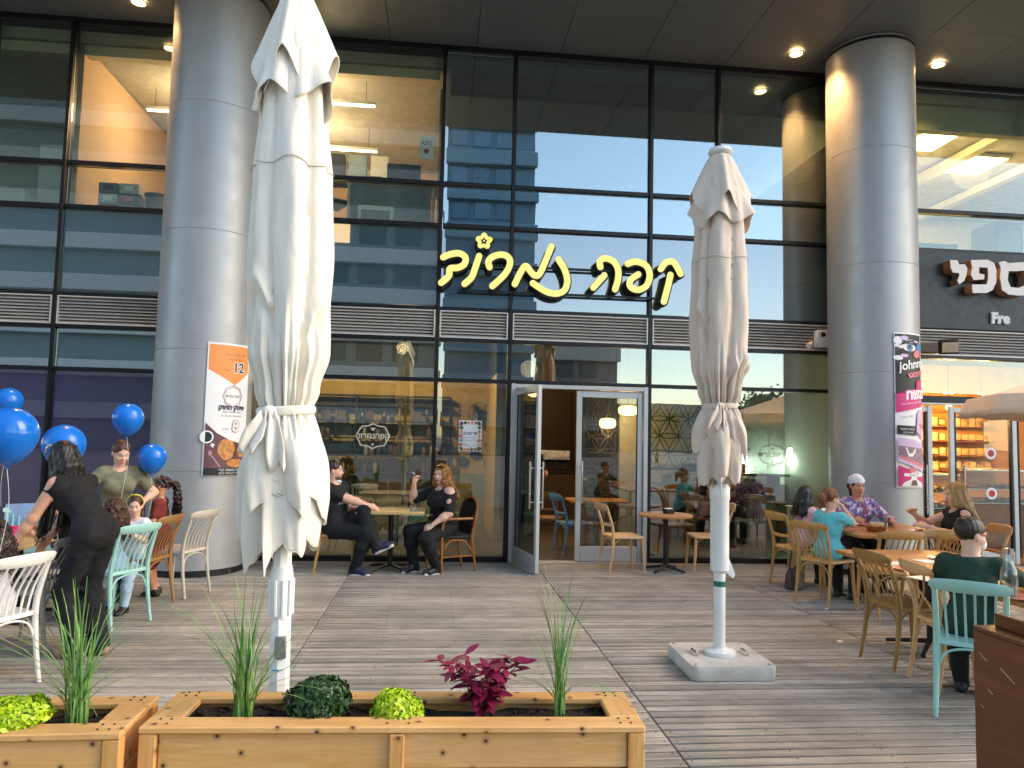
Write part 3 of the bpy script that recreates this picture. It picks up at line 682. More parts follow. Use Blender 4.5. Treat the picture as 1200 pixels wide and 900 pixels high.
# shop doors at the right
M_glassb = glass('bakery_glass', (.92, .92, .88), .05, .9)
sd_ = empty('shop_door', (0, 0, 0), 0, 'glass double door of the orange lit bakery with dot stickers', 'door')
xa, xb = 6.23, 8.40
MB().box((6.9, -.02, 2.36), (1.6, .12, .11), None, .006).build('head', M_black, sd_); MB().box((8.45, -.02, 2.36), (1.48, .12, .11), None, .006).build('head', M_black, sd_)
MB().box((7.7, -.03, 2.30), (3.0, .1, .03), None, .004).build('rail', M_alu, sd_)
for (x0, x1, hx) in ((6.3, 7.08, 6.98), (7.42, 8.4, 7.56)):
    L = MB()
    for x in (x0, x1): L.box((x, -.03, 1.14), (.07, .06, 2.26), None, .005)
    L.box(((x0+x1)/2, -.03, .10), (x1-x0-.072, .05, .18), None, .005); L.box(((x0+x1)/2, -.03, 2.22), (x1-x0-.072, .05, .07), None, .005)
    o = L.build('door_leaf', M_alu, sd_)
    MB().box(((x0+x1)/2, -.03, 1.19), (x1-x0-.07, .012, 2.0)).build('pane', M_glassb, o, smooth=0)
    g = MB()
    for x in (x0+.05, x1-.05): g.box((x, -.03, 1.19), (.03, .05, 1.98))
    g.build('gasket', M_black, o, smooth=0)
    H = MB(); H.tube([(hx, -.11, .72), (hx, -.11, 1.42)], .016, 10)
    for z in (.8, 1.34): H.tube([(hx, -.03, z), (hx, -.11, z)], .012, 8)
    H.build('handle', M_steel, o)
    for z in (1.02, 1.60):
        k = link('sticker', MB().lathe([(.085, 0), (.085, .002)], 24).mesh('sticker', P_white, 0), None, o, ((x0+x1)/2+.12*(1 if x0 > 7 else -.4), -.04, z), (rad(90), 0, 0))
        link('sticker', MB().lathe([(.050, .0022), (.050, .004)], 20).mesh('sticker', pm('dot_red', (.55, .03, .05), .5), 0), None, o, ((x0+x1)/2+.12*(1 if x0 > 7 else -.4), -.0405, z), (rad(90), 0, 0))
MB().box((8.46, -.005, 1.2), (.02, .1, 2.2)).build('jamb', M_black, sd_)

# ---------------------------------------------------------------- prints on the cafe glass
mn = empty('window_notice', tuple(W(551, 511, .006)), 0, 'white notice with fruit border stuck inside the window by the open door', 'notice')
MB().box((0, .003, 0), (.31, .004, .42)).build('sheet', P_white, mn, smooth=0)
pr = Print(lambda x, y, L: Vector((x, -L, y)))
for k in range(26):
    a = 2*PI*k/26; sx, sy = max(-.125, min(.125, .2*math.cos(a))), max(-.18, min(.18, .25*math.sin(a)))
    pr.oval(sx, sy, rng.uniform(.014, .03), rng.uniform(.014, .03), (P_orange, P_coral, P_green, P_crust, P_plum, P_green)[k % 6], 9, .2)
pr.poly([(x*.75, y*1.05) for x, y in star(0, 0, .135)], P_white)
pr.text(heb('דרושים'), 0, .035, .062, P_navy, .001); pr.text(heb('עובדים לצוות'), 0, -.02, .03, P_grey); pr.text(heb('פרטים בפנים'), 0, -.06, .026, P_grey)
pr.build(mn, {})
def badge(loc, label, s=1.0):
    b = empty('window_badge', loc, 0, label, 'window lettering', 'cafe badges on the glass')
    O = [(600,150),(700,205),(880,225),(940,320),(1010,460),(940,590),(880,695),(720,715),(590,775),(480,715),(300,690),(260,600),(180,460),(240,330),(320,220),(480,205)]
    O = [((x-595)/21.8*.0119*s, -(y-460)/21.8*.0119*s) for x, y in O]
    pr = Print(lambda x, y, L: Vector((x, -L, y))); pr.ring([(x*.94, y*.93) for x, y in O], [(x*1.02, y*1.03) for x, y in O], P_cr)
    pr.text(heb('קפה'), .125*s, .0, .105*s, P_cr, .002); pr.text(heb('נמרוד'), -.095*s, .0, .105*s, P_cr, .002)
    pr.poly([(-.03*s, .11*s), (.03*s, .11*s), (.015*s, .075*s), (-.015*s, .075*s)], P_cr); pr.poly([(-.02*s, -.1*s), (.02*s, -.1*s), (0, -.13*s)], P_cr)
    pr.build(b, {'print_cream': 'badge_outline'}); return b
P_cr = flatmat('print_cream', '#d8d0bb')
badge(tuple(W(437, 511, .010)), 'cream eight pointed badge with Hebrew lettering on window above smoking couple')
badge(tuple(W(905, 533, .010)), 'cream eight pointed badge on the window in front of indoor plants', .92)
ae = empty('wall_notice', tuple(W(500, 173, .05)), 0, 'white AED notice with a red heart in upstairs office window', 'notice')
MB().box((0, 0, 0), (.20, .004, .32)).build('sheet', P_white, ae, smooth=0)
pr = Print(lambda x, y, L: Vector((x, -.002-L, y))); pr.text('AED', 0, .06, .085, P_navy, .002); pr.oval(0, -.05, .035, .035, pm('dot_red', (0, 0, 0))); pr.build(ae, {})
# ---------------------------------------------------------------- chairs
def paint(n, c): return pm(n, c, .42, 0, .05, 6, .06, 40)
C_white = paint('chair_white', '#e9e6df'); C_taupe = paint('chair_taupe', '#a59c90'); C_mint = paint('chair_mint', '#9fcfc3'); C_greige = paint('chair_greige', '#c6bcab')
C_brown = wood('chair_brown', '#8a6238', '#a87c4b', 'z', .45, .05, 0, 1.5, None, .1); C_tan = wood('chair_tan', '#bb8648', '#d3a262', 'z', .42, .05, 0, 1.5, None, .1)
C_dktan = wood('chair_dark_tan', '#8f6a37', '#ab854b', 'z', .42, .05, 0, 1.5, None, .1); C_pale = wood('chair_pale_tan', '#cc9b66', '#e0b684', 'z', .42, .05, 0, 1.5, None, .1)
C_green = paint('chair_green', '#3a4a40'); C_blue = paint('chair_blue', '#5c93c4')
def seat_poly(fwid, bwid, dep, r=.05):
    pts = []
    for (x, y, sx, sy) in ((dep/2, fwid/2, 1, 1), (-dep/2, bwid/2, -1, 1), (-dep/2, -bwid/2, -1, -1), (dep/2, -fwid/2, 1, -1)):
        a0 = {(1, 1): 0, (-1, 1): 90, (-1, -1): 180, (1, -1): 270}[(sx, sy)]
        for k in range(5):
            a = rad(a0+22.5*k); pts.append((x-sx*r+r*math.cos(a), y-sy*r+r*math.sin(a)))
    return pts
def make_chair(style, label, loc, rz, mat, group=None):
    """faces its local +x; origin on the floor under the seat"""
    c = empty('chair', loc, rz, label, 'chair', group)
    H = .86; bx = -.205
    mb = MB(); P = seat_poly(.44, .40, .43); n = len(P)
    rows = [[Vector((x*k, y*k, z)) for x, y in P] for k, z in ((.94, .432), (1, .438), (1, .455), (.97, .464))]
    mb.grid(rows, True); mb.add([v for v in rows[0]], [tuple(range(n))[::-1]]); mb.add([Vector((v.x, v.y, v.z-0)) for v in rows[3]], [tuple(range(n))]); mb.build('seat', mat, c, smooth=45)
    for s in (-1, 1):
        MB().tube([(.185, s*.185, .437), (.195, s*.19, .25), (.212, s*.20, 0)], [.019, .019, .013], 8).build('leg', mat, c)
        pts = smoothpts([(-.265, s*.195, 0), (-.225, s*.19, .22), (bx, s*.185, .44), (bx-.02, s*.185, .60), (bx-.085, s*.188, .80)], 4)
        MB().tube(pts, [.013+.007*min(1, i/7) - .004*max(0, (i-9)/7) for i in range(len(pts))], 8).build('back_leg', mat, c)
        MB().tube(smoothpts([(bx-.005, s*.178, .30), (bx+.03, s*.176, .385), (bx+.10, s*.17, .428)], 4), .008, 6).build('brace', mat, c)
        MB().tube(smoothpts([(.192, s*.178, .29), (.165, s*.174, .385), (.09, s*.168, .428)], 4), .008, 6).build('brace', mat, c)
    MB().tube(smoothpts([(bx-.008, -.178, .29), (bx, -.13, .39), (bx, 0, .425), (bx, .13, .39), (bx-.008, .178, .29)], 4), .008, 6).build('brace', mat, c)
    hh = .085 if style != 'bent' else .105
    rail = MB(); rows = []
    for k in range(13):
        y = -.222+.444*k/12; q = (y/.222)**2; x = bx-.090-.055*(1-q)+.03*q*0
        e = 1 if 0 < k < 12 else .55
        hz = hh*.5*(1-.25*q)*e; zc = .823+.006*(1-q); t = .012*e
        rows.append([Vector((x-t-.010, y, zc+hz*.7)), Vector((x-t*.2-.016, y, zc+hz)), Vector((x+t-.010, y, zc+hz*.8)), Vector((x+t+.004, y, zc-hz*.8)), Vector((x+t*.2, y, zc-hz)), Vector((x-t+.002, y, zc-hz*.8))])
    rail.grid(rows, True); rail.add(rows[0], [tuple(range(6))]); rail.add(rows[-1], [tuple(range(6))[::-1]]); rail.build('top_rail', mat, c, smooth=50)
    rx = lambda y, z: bx-.092-.055*(1-(y/.222)**2) if z > .7 else bx+.0
    if style == 'spindle':
        for k in range(6):
            y = -.135+.27*k/5; MB().tube(smoothpts([(bx+.005, y*.92, .455), (bx-.03, y*.97, .62), (rx(y, .8)+.0, y, .80)], 3), [.0085]*7, 6, flat=.75).build('spindle', mat, c)
    elif style == 'bent':
        MB().tube(smoothpts([(bx-.02, -.18, .60), (bx-.05, 0, .595), (bx-.02, .18, .60)], 5), .012, 6, flat=1.6).build('middle_rail', mat, c)
    elif style == 'cross':
        for a, b in ((-.16, .16), (.16, -.16)):
            MB().tube(smoothpts([(bx-.005, a, .47), (bx-.05+.008*(a > 0), 0, .63), (rx(b, .8), b, .80)], 5), .009, 6, flat=.7).build('cross_bar', mat, c)
    elif style == 'fan':
        for k in range(9):
            y = -.15+.3*k/8; MB().tube([(bx, y*.45, .455), (rx(y, .8), y, .80)], .007, 6).build('spindle', mat, c)
    return c
PROTO = {}
def chair(style, label, x, y, deg, mat, group=None, z=0):
    if style not in PROTO:
        PROTO[style] = (make_chair(style, label, (x, y, z), rad(deg), mat, group), mat); return PROTO[style][0]
    src, m0 = PROTO[style]; c = copy_tree(src, None, {m0: mat} if m0 != mat else None)
    c.location = (x, y, z); c.rotation_euler = (0, 0, rad(deg)); c['label'] = label
    if 'group' in c: del c['group']
    if group: c['group'] = group
    return c
GL, GR, GI = 'spindle chairs round the party table', 'wooden chairs at the diners tables', 'chairs inside the cafe'
chair('spindle', 'white spindle back chair at party table, beside the grass planter', -2.87, -4.84, 158, C_white, GL)
chair('spindle', 'greige chair under the black haired girl at the party table', -3.12, -3.12, 186, C_greige, GL)
chair('spindle', 'taupe spindle back chair in front of the woman in black', -3.02, -3.98, 172, C_taupe, GL)
chair('spindle', 'mint green spindle chair under the girl in pale blue', -2.78, -3.18, 152, C_mint, GL)
chair('spindle', 'brown wooden spindle chair behind the mint one at the party', -2.80, -2.55, 168, C_brown, GL)
chair('spindle', 'empty greige spindle chair standing alone against the grey column', -2.62, -2.02, 160, C_greige, GL)
chair('spindle', 'mint chair on far side of party table with blue cloth', -4.02, -2.15, -62, C_mint, GL)
chair('spindle', 'tan chair holding girl in turquoise shirt', 4.18, -2.42, 28, C_tan, GR)
chair('bent', 'tan chair holding the girl in pink nearest the window', 4.32, -1.55, 8, C_tan, GR)
chair('spindle', 'white chair behind the lady in white head wrap', 5.05, -1.35, -95, C_white, GR)
chair('bent', 'pale chair under the blonde woman in black top', 5.62, -2.70, 172, C_pale, GR)
chair('spindle', 'tan chair with its back to camera, tucked under rear diners table', 4.48, -3.02, 82, C_tan, GR)
chair('spindle', 'tan chair beside the blonde woman, tucked under rear diners table', 5.0, -2.98, 98, C_tan, GR)
chair('fan', 'tan fan back chair at the far end of the plate table', 4.85, -3.52, -112, C_tan, GR)
chair('spindle', 'dark tan slatted chair pushed under the corner of plate table', 3.68, -4.52, 4, C_dktan, GR)
chair('cross', 'pale cross back chair beside the boy in green', 3.70, -5.08, -8, C_pale, GR)
chair('spindle', 'mint spindle chair under the boy in green shirt', 3.46, -5.50, 52, C_mint, GR)
chair('spindle', 'tan chair across plate table near the bakery door', 5.35, -4.15, 200, C_tan, GR)
chair('bent', 'tan chair under the man in black beside canopy', -1.18, -.72, 8, C_tan)
chair('bent', 'pale wooden chair in front of the closed glass door leaf', 2.42, -.66, 8, C_pale, 'pale chairs at round table')
chair('bent', 'pale wooden chair by the window behind parasol pole', 3.55, -.58, 176, C_pale, 'pale chairs at round table')
chair('bent', 'blue chair inside cafe behind the closed door leaf', 2.05, .75, 15, C_blue, GI)
chair('spindle', 'dark green chair inside the window below indoor plants', 4.72, 1.05, 205, C_green, GI)
chair('spindle', 'mint chair inside window behind the smoking couple table', -.30, 1.5, 120, C_mint, GI)
chair('spindle', 'second mint chair inside window behind the smoking woman', .35, 1.7, 60, C_mint, GI)
chair('spindle', 'white chair inside the cafe beneath the bottle shelves', -1.2, 2.6, 100, C_white, GI)
chair('bent', 'brown chair inside the dark doorway behind open leaf', 1.75, 1.35, 70, C_brown, GI)
# rattan armchair
ra = empty('rattan_armchair', (.20, -.62, 0), rad(202), 'rattan armchair with dark woven back under smoking woman', 'chair')
C_rat = wood('rattan', '#8a4f22', '#b87a3c', 'z', .4, .05, 0, 2, None, .2); C_weave = pm('dark_weave', (.02, .016, .014), .6, 0, .5, 60, .5, 90)
MB().box((0, 0, .43), (.44, .46, .045), None, .02).build('seat', C_weave, ra)
for s in (-1, 1):
    MB().tube(smoothpts([(.20, s*.24, 0), (.205, s*.245, .4), (.20, s*.25, .58), (.15, s*.255, .655), (0, s*.26, .66), (-.20, s*.25, .66)], 5), .017, 8).build('arm', C_rat, ra)
    MB().tube([(-.27, s*.21, 0), (-.21, s*.22, .42)], .017, 8).build('leg', C_rat, ra)
    MB().tube(smoothpts([(.2, s*.235, .24), (.12, s*.235, .37), (0, s*.235, .40), (-.12, s*.23, .37), (-.22, s*.22, .24)], 4), .011, 6).build('brace', C_rat, ra)
    MB().tube([(-.24, s*.215, .2), (.203, s*.242, .2)], .011, 6).build('stretcher', C_rat, ra)
bp = smoothpts([(-.20, -.22, .42), (-.24, -.245, .66), (-.28, -.20, .83), (-.30, 0, .90), (-.28, .20, .83), (-.24, .245, .66), (-.20, .22, .42)], 6)
MB().tube(bp, .018, 8).build('back_frame', C_rat, ra)
mb = MB(); rows = []
for i in range(9):
    a, b = Vector(bp[i*2]), Vector(bp[-1-i*2]); rows.append([a.lerp(b, k/8)+Vector((-.045*math.sin(PI*k/8), 0, 0)) for k in range(9)])
mb.grid(rows); mb.grid([[v+Vector((.012, 0, 0)) for v in r][::-1] for r in rows]); mb.build('woven_back', C_weave, ra)

# ---------------------------------------------------------------- tables
C_top = wood('table_oak', '#a8703a', '#c48f52', 'x', .4, .05, 0, .7, None, .1); C_ply = wood('table_ply', '#b99a62', '#d2b67e', 'x', .45, .05, 0, .7, None, .1)
def star_base(t, h, n=4, L=.30, off=45):
    MB().tube([(0, 0, .05), (0, 0, h)], .032, 12).build('column', M_black, t); MB().box((0, 0, h-.01), (.28, .28, .02), None, .004).build('mount_plate', M_black, t)
    for k in range(n):
        a = rad(off+360*k/n); MB().tube([(0, 0, .075), (math.cos(a)*L*.5, math.sin(a)*L*.5, .05), (math.cos(a)*L, math.sin(a)*L, .022)], [.03, .026, .022], 8, flat=.7).build('foot', M_black, t)
def table(label, loc, rz, sx, sy, h, mat, bases=((0, 0),), group=None):
    t = empty('table', loc, rz, label, 'table', group)
    MB().box((0, 0, h-.017), (sx, sy, .034), None, .006).build('table_top', mat, t)
    for bx, by in bases:
        b = MB(); 
        MB().tube([(bx, by, .05), (bx, by, h-.036)], .032, 12).build('column', M_black, t); MB().box((bx, by, h-.046), (.3, .3, .02), None, .004).build('mount_plate', M_black, t)
        for k in range(4):
            a = rad(45+90*k); MB().tube([(bx, by, .075), (bx+math.cos(a)*.17, by+math.sin(a)*.17, .05), (bx+math.cos(a)*.34, by+math.sin(a)*.34, .022)], [.03, .026, .022], 8, flat=.7).build('foot', M_black, t)
    return t
table('square wooden table on black star base between man and smoking woman', (-.53, -.66, 0), 0, .82, .62, .745, C_ply)
table('plate table of oak board with coral and teal plates', (4.12, -4.78, 0), 0, 1.04, 2.3, .735, C_top, ((0, .6), (0, -.6)))
table('rear diners table with food in front of the hatted lady', (5.0, -2.16, 0), 0, 1.2, 1.1, .745, C_top)
table('long party table in front of the woman in black', (-3.62, -3.75, 0), 0, .8, 2.4, .735, C_ply, ((0, .7), (0, -.7)))
t = empty('round_table', (2.98, -.66, 0), 0, 'small round wooden table on black base by the window', 'table')
MB().lathe([(.33, .70), (.345, .704), (.345, .728), (.335, .733)], 36).build('table_top', C_top, t); star_base(t, .70, 4, .27)
t = empty('table', (2.5, 1.25, 0), 0, 'wooden table inside cafe behind the closed door leaf', 'table'); MB().box((0, 0, .73), (.9, .7, .034), None, .005).build('table_top', C_top, t); star_base(t, .71)
t = empty('table', (4.2, .95, 0), 0, 'dark table inside the window beside green chair', 'table'); MB().box((0, 0, .73), (.7, .7, .034), None, .005).build('table_top', pm('dark_top', (.12, .11, .10), .4), t); star_base(t, .71)
t = empty('table', (-.4, 2.2, 0), 0, 'grey table inside the cafe under the bottle shelves', 'table'); MB().box((0, 0, .73), (1.6, .7, .034), None, .005).build('table_top', pm('grey_top', (.25, .24, .22), .4), t); star_base(t, .71)

# ---------------------------------------------------------------- small things on tables and deck
def plate(label, x, y, z, r, mat, group=None):
    p = empty('plate', (x, y, z), 0, label, 'plate', group)
    MB().lathe([(r*.55, 0), (r*.6, .002), (r, .014), (r*.99, .017), (r*.62, .007), (.001, .006)], 28, cap=True).build('dish', mat, p); return p
E_coral = pm('enamel_coral', (.62, .20, .14), .25, 0, .04); E_teal = pm('enamel_teal', (.10, .33, .30), .25, 0, .04); E_wht = pm('china_white', (.75, .73, .69), .25, 0, .03)
for l, px, py, r, m in [('coral pink plate on plate table beside the dark tan chair', 1066, 668, .13, E_coral), ('teal plate at the far end of plate table', 1108, 656, .13, E_teal), ('coral plate beside the glass carafe on plate table', 1198, 702, .13, E_coral)]:
    p = G(px, py, .737); plate(l, p.x, p.y, .7365, r, m, 'coloured plates on the plate table')
def carafe(label, x, y, z, h=.25):
    c = empty('carafe', (x, y, z), 0, label, 'carafe')
    MB().lathe([(.045, 0), (.05, .01), (.05, h*.5), (.044, h*.65), (.026, h*.82), (.028, h)], 20).build('glass_body', M_bottle, c)
    MB().lathe([(.044, .006), (.045, h*.32)], 18).build('water', glass('water', (.82, .9, .9), .06, .5), c); MB().lathe([(.029, h), (.030, h+.035), (.012, h+.04)], 16).build('cap', M_steel, c); return c
p = G(1183, 700, .737); carafe('glass water carafe with steel cap beside the boy in green', p.x, p.y, .7365, .27)
def napkin(label, px, py, z, rz, m, s=(.17, .17), group='paper napkins on plate table'):
    p = G(px, py, z); o = MB().box((0, 0, .002), (s[0], s[1], .003)).build('napkin', m, None, smooth=0); o.location = (p.x, p.y, z); o.rotation_euler = (0, 0, rz); tag(o, label, 'napkin', group)
P_nap = flatmat('paper_napkin', '#efe9df')
napkin('white napkin lying flat beside the coral plate', 1084, 678, .7365, .3, P_nap); napkin('white napkin behind coral plate near table corner', 1045, 660, .7365, -.2, P_nap); napkin('white napkin left of the teal plate', 1087, 658, .7365, .1, P_nap)
k = empty('cutlery', tuple(G(1100, 676, .7395)), .5, 'steel knife and fork on white napkin beside coral plate', 'cutlery')
for dx in (-.02, .02): MB().box((dx, 0, .002), (.012, .19, .004)).build('utensil', M_steel, k, smooth=0)
o = MB().box((0, 0, .04), (.11, .07, .08), None, .004).build('menu_card', pm('card_yellow', (.75, .45, .12), .5)); o.location = tuple(G(1138, 668, .737)); o.location.z = .7365; tag(o, 'small amber card box on plate table by the boy', 'card')
# food on the rear table
tx = [(4.75, -2.35, 'bread'), (4.95, -2.05, 'bowl'), (5.25, -2.3, 'glass'), (4.62, -2.0, 'glass'), (5.1, -2.45, 'plate'), (5.3, -1.95, 'plate')]
def cup(label, x, y, z, m, r=.035, h=.09, group=None, nm='drinking_glass', cat='glass'):
    o = MB().lathe([(r*.8, 0), (r*.85, .004), (r, h), (r*.92, h), (r*.78, .01), (.001, .008)], 16).build(nm, m); o.location = (x, y, z); tag(o, label, cat, group); return o
b = empty('bread_basket', (4.78, -2.38, .746), 0, 'basket of sliced bread on the rear diners table', 'basket'); MB().lathe([(.08, 0), (.11, .05), (.115, .055), (.10, .05), (.07, .006)], 20).build('basket', C_rat, b)
for k in range(4): MB().ell((-.05+.035*k, rng.uniform(-.03, .03), .055), (.03, .055, .03), 8, 6).build('bread_slice', P_crust, b)
cup('white bowl in the middle of the rear diners table', 4.98, -2.08, .746, E_wht, .075, .06, None, 'bowl', 'bowl')
cup('clear glass beside white bowl in front of hatted lady', 5.14, -1.98, .746, M_bottle, .036, .12, 'glasses on the rear table'); cup('clear glass near turquoise girl on rear table', 4.62, -2.05, .746, M_bottle, .036, .12, 'glasses on the rear table')
for l, x, y in [('white plate with salad in front of the blonde woman', 5.27, -2.42), ('white plate with food scraps in front of hatted lady', 5.0, -1.82)]:
    p = plate(l, x, y, .746, .12, E_wht, 'white plates on the rear table'); 
    for k in range(7): MB().ell((rng.uniform(-.05, .05), rng.uniform(-.05, .05), .018), (.022, .018, .014), 7, 5).build('food', rng.choice([P_crust, P_green, P_coral]), p)
for l, x, y in [('small salt shaker at edge of the couple table', -.28, -.72), ('small pepper shaker beside salt on the couple table', -.20, -.66)]:
    c = empty('shaker', (x, y, .7455), 0, l, 'shaker', 'shakers on couple table'); MB().lathe([(.018, 0), (.019, .045)], 12).build('jar', M_bottle, c); MB().lathe([(.019, .045), (.019, .058), (.01, .064)], 12).build('lid', M_steel, c)
c = empty('ashtray', (-.24, -.80, .7455), 0, 'clear glass ashtray near the smoking woman on table', 'ashtray'); MB().lathe([(.045, 0), (.05, .025), (.042, .025), (.036, .008), (.001, .007)], 18).build('dish', M_bottle, c)
c = empty('napkin_box', (3.03, -.62, .7335), .3, 'black napkin box with white napkins on small round table', 'napkin box'); MB().box((0, 0, .03), (.12, .09, .06), None, .004).build('box', M_black, c); MB().box((0, 0, .063), (.10, .06, .012), Matrix.Rotation(.1, 3, 'X')).build('napkin_stack', P_nap, c, smooth=0)
hb = empty('handbag', (4.18, -1.72, 0), rad(35), 'brown handbag standing on the deck beside the tan chair', 'bag')
mb = MB(); rows = []
for z, sx, sy in ((0, .15, .07), (.02, .17, .085), (.15, .165, .075), (.24, .14, .03), (.25, .13, .02)): rows.append([Vector((sx*math.cos(a)*(abs(math.cos(a))**-.4 if abs(math.cos(a)) > .1 else 1)*.8, sy*math.sin(a), z)) for a in [2*PI*k/20 for k in range(20)]])
mb.grid(rows, True); mb.add(rows[0], [tuple(range(20))[::-1]]); mb.add(rows[-1], [tuple(range(20))]); mb.build('bag_body', pm('bag_leather', (.07, .045, .03), .5, 0, .3, 20), hb)
MB().tube(smoothpts([(-.11, 0, .24), (-.08, -.01, .42), (0, -.01, .50), (.08, -.01, .42), (.11, 0, .24)], 5), .009, 6).build('strap', pm('bag_strap', (.05, .03, .02), .5), hb)
for k, (px, py, l) in enumerate([(970, 714, 'scrap of white paper on deck under the tan chair leg'), (984, 752, 'scrap of white paper on open deck left of plate table')]):
    o = MB().grid([[Vector((-.03, -.02, .003)), Vector((.0, -.022, .012)), Vector((.035, -.015, .002))], [Vector((-.028, .02, .002)), Vector((.004, .024, .008)), Vector((.03, .022, .004))]]).build('paper_scrap', P_nap, None, smooth=0); o.location = tuple(G(px, py)); o.rotation_euler = (0, 0, k+.3); tag(o, l, 'litter', 'paper scraps on the deck')
# party things
pk = pm('party_pink', (.70, .06, .22), .35, 0, .1)
for l, x, y, m, r, h in [('pink party cup on the party table', -3.42, -3.55, pk, .04, .10), ('second pink party cup near the black haired girl', -3.5, -3.35, pk, .04, .10), ('white party cup on the party table edge', -3.36, -3.75, E_wht, .036, .10)]:
    cup(l, x, y, .736, m, r, h, 'party cups', 'party_cup', 'cup')
o = empty('gift_box', (-3.62, -3.40, .736), .3, 'red gift box with pink ribbon on the party table', 'gift box'); MB().box((0, 0, .05), (.18, .14, .10), None, .004).build('box', pm('gift_red', (.5, .03, .10), .4), o); MB().box((0, 0, .052), (.03, .144, .106), None, .002).build('ribbon', pk, o)
for l, x, y in [('blue paper plate on party table near the white chair', -3.42, -4.6), ('blue paper plate on party table near the taupe chair', -3.42, -4.05)]: plate(l, x, y, .736, .11, pm('paper_blue', (.16, .35, .62), .5), 'blue paper plates')
cl = MB().grid([[Vector((-.01, -.2+.1*k, .48+.012*math.sin(k))) for k in range(5)], [Vector((-.012, -.21+.1*k, .70+.01*math.cos(k))) for k in range(5)], [Vector((0, -.2+.1*k, .872)) for k in range(5)], [Vector((-.035, -.2+.1*k, .84)) for k in range(5)], [Vector((-.04, -.21+.1*k, .62)) for k in range(5)]]).build('cloth', pm('blue_cloth', (.30, .46, .72), .8)); cl.location = (-4.02-.305*math.cos(rad(-62)), -2.15-.305*math.sin(rad(-62)), .012); cl.rotation_euler = (0, 0, rad(-62)); tag(cl, 'pale blue cloth hung over the back of the far mint chair', 'cloth')
# balloons
M_ball = pm('balloon_blue', (.0, .16, .62), .22, 0, .03, 3); M_str = pm('balloon_string', (.55, .55, .55), .6)
def balloon(label, px, py, rpx, y, down):
    p = W(px, py, y); r = rpx/F*(y+10)*1.0
    b = empty('balloon', tuple(p), 0, label, 'balloon', 'blue party balloons')
    prof = []
    for i in range(17):
        t = PI*i/16; z = -math.cos(t); k = math.sin(t)
        prof.append((max(.001, r*k*(1-.20*(z < 0)*max(0, -z)**1.5)), r*z*(1.22 if z < 0 else 1.0)))
    MB().lathe(prof, 28, cap=False).build('balloon_skin', M_ball, b)
    MB().lathe([(.004, -r*1.22-.004), (.012, -r*1.22-.018), (.001, -r*1.22+.006)], 8).build('knot', M_ball, b)
    MB().tube(smoothpts([(0, 0, -r*1.22-.01), (.02, .01, -r*1.22-.3*down), (-.015, 0, -r*1.22-.7*down), (.0, .0, -r*1.22-down)], 5), .0022, 4).build('string', M_str, b)
balloon('blue balloon cut by the photo edge, high behind the largest one', 10, 470, 14.5, -1.6, .95)
balloon('largest blue balloon, nearest the white chair', 11, 508, 29, -5.3, .85)
balloon('blue balloon just above the bent dark haired woman', 75, 521, 22, -3.3, .6)
balloon('highest blue balloon above the woman in olive shirt', 150, 490, 16.5, -2.9, .8)
balloon('blue balloon above the pony tailed girl beside the column', 178, 536, 15.5, -2.4, .7)
# ---------------------------------------------------------------- closed parasols
def tri(x): x = x-math.floor(x); return 4*abs(x-.5)-1
def lerp_tab(tab, z):
    for (z0, r0), (z1, r1) in zip(tab[:-1], tab[1:]):
        if z <= z0 and z >= z1:
            t = (z0-z)/(z0-z1); t = t*t*(3-2*t); return r0+(r1-r0)*t
    return tab[-1][1] if z < tab[-1][0] else tab[0][1]
def thick(o, t=.003):
    m = o.modifiers.new('thickness', 'SOLIDIFY'); m.thickness = t; m.offset = 0; return o
def fabric(name, c):
    m, nt, p = new_mat(name); vec, r = coords(nt, (1, 1, 1)); n = noise(nt, vec, 2.2, 5, .6); c = hexc(c)
    nt.links.new(mix(nt, ramp(nt, n, .35, .7), c, tuple(x*.90 for x in c)), p.inputs['Base Color']); p.inputs['Roughness'].default_value = .9; p.inputs['Specular IOR Level'].default_value = .2
    p.inputs['Sheen Weight'].default_value = .15
    v2, _ = coords(nt, (1, 1, .35)); bump(nt, p, noise(nt, v2, 16, 4, .55, .8), .35, .02); return m
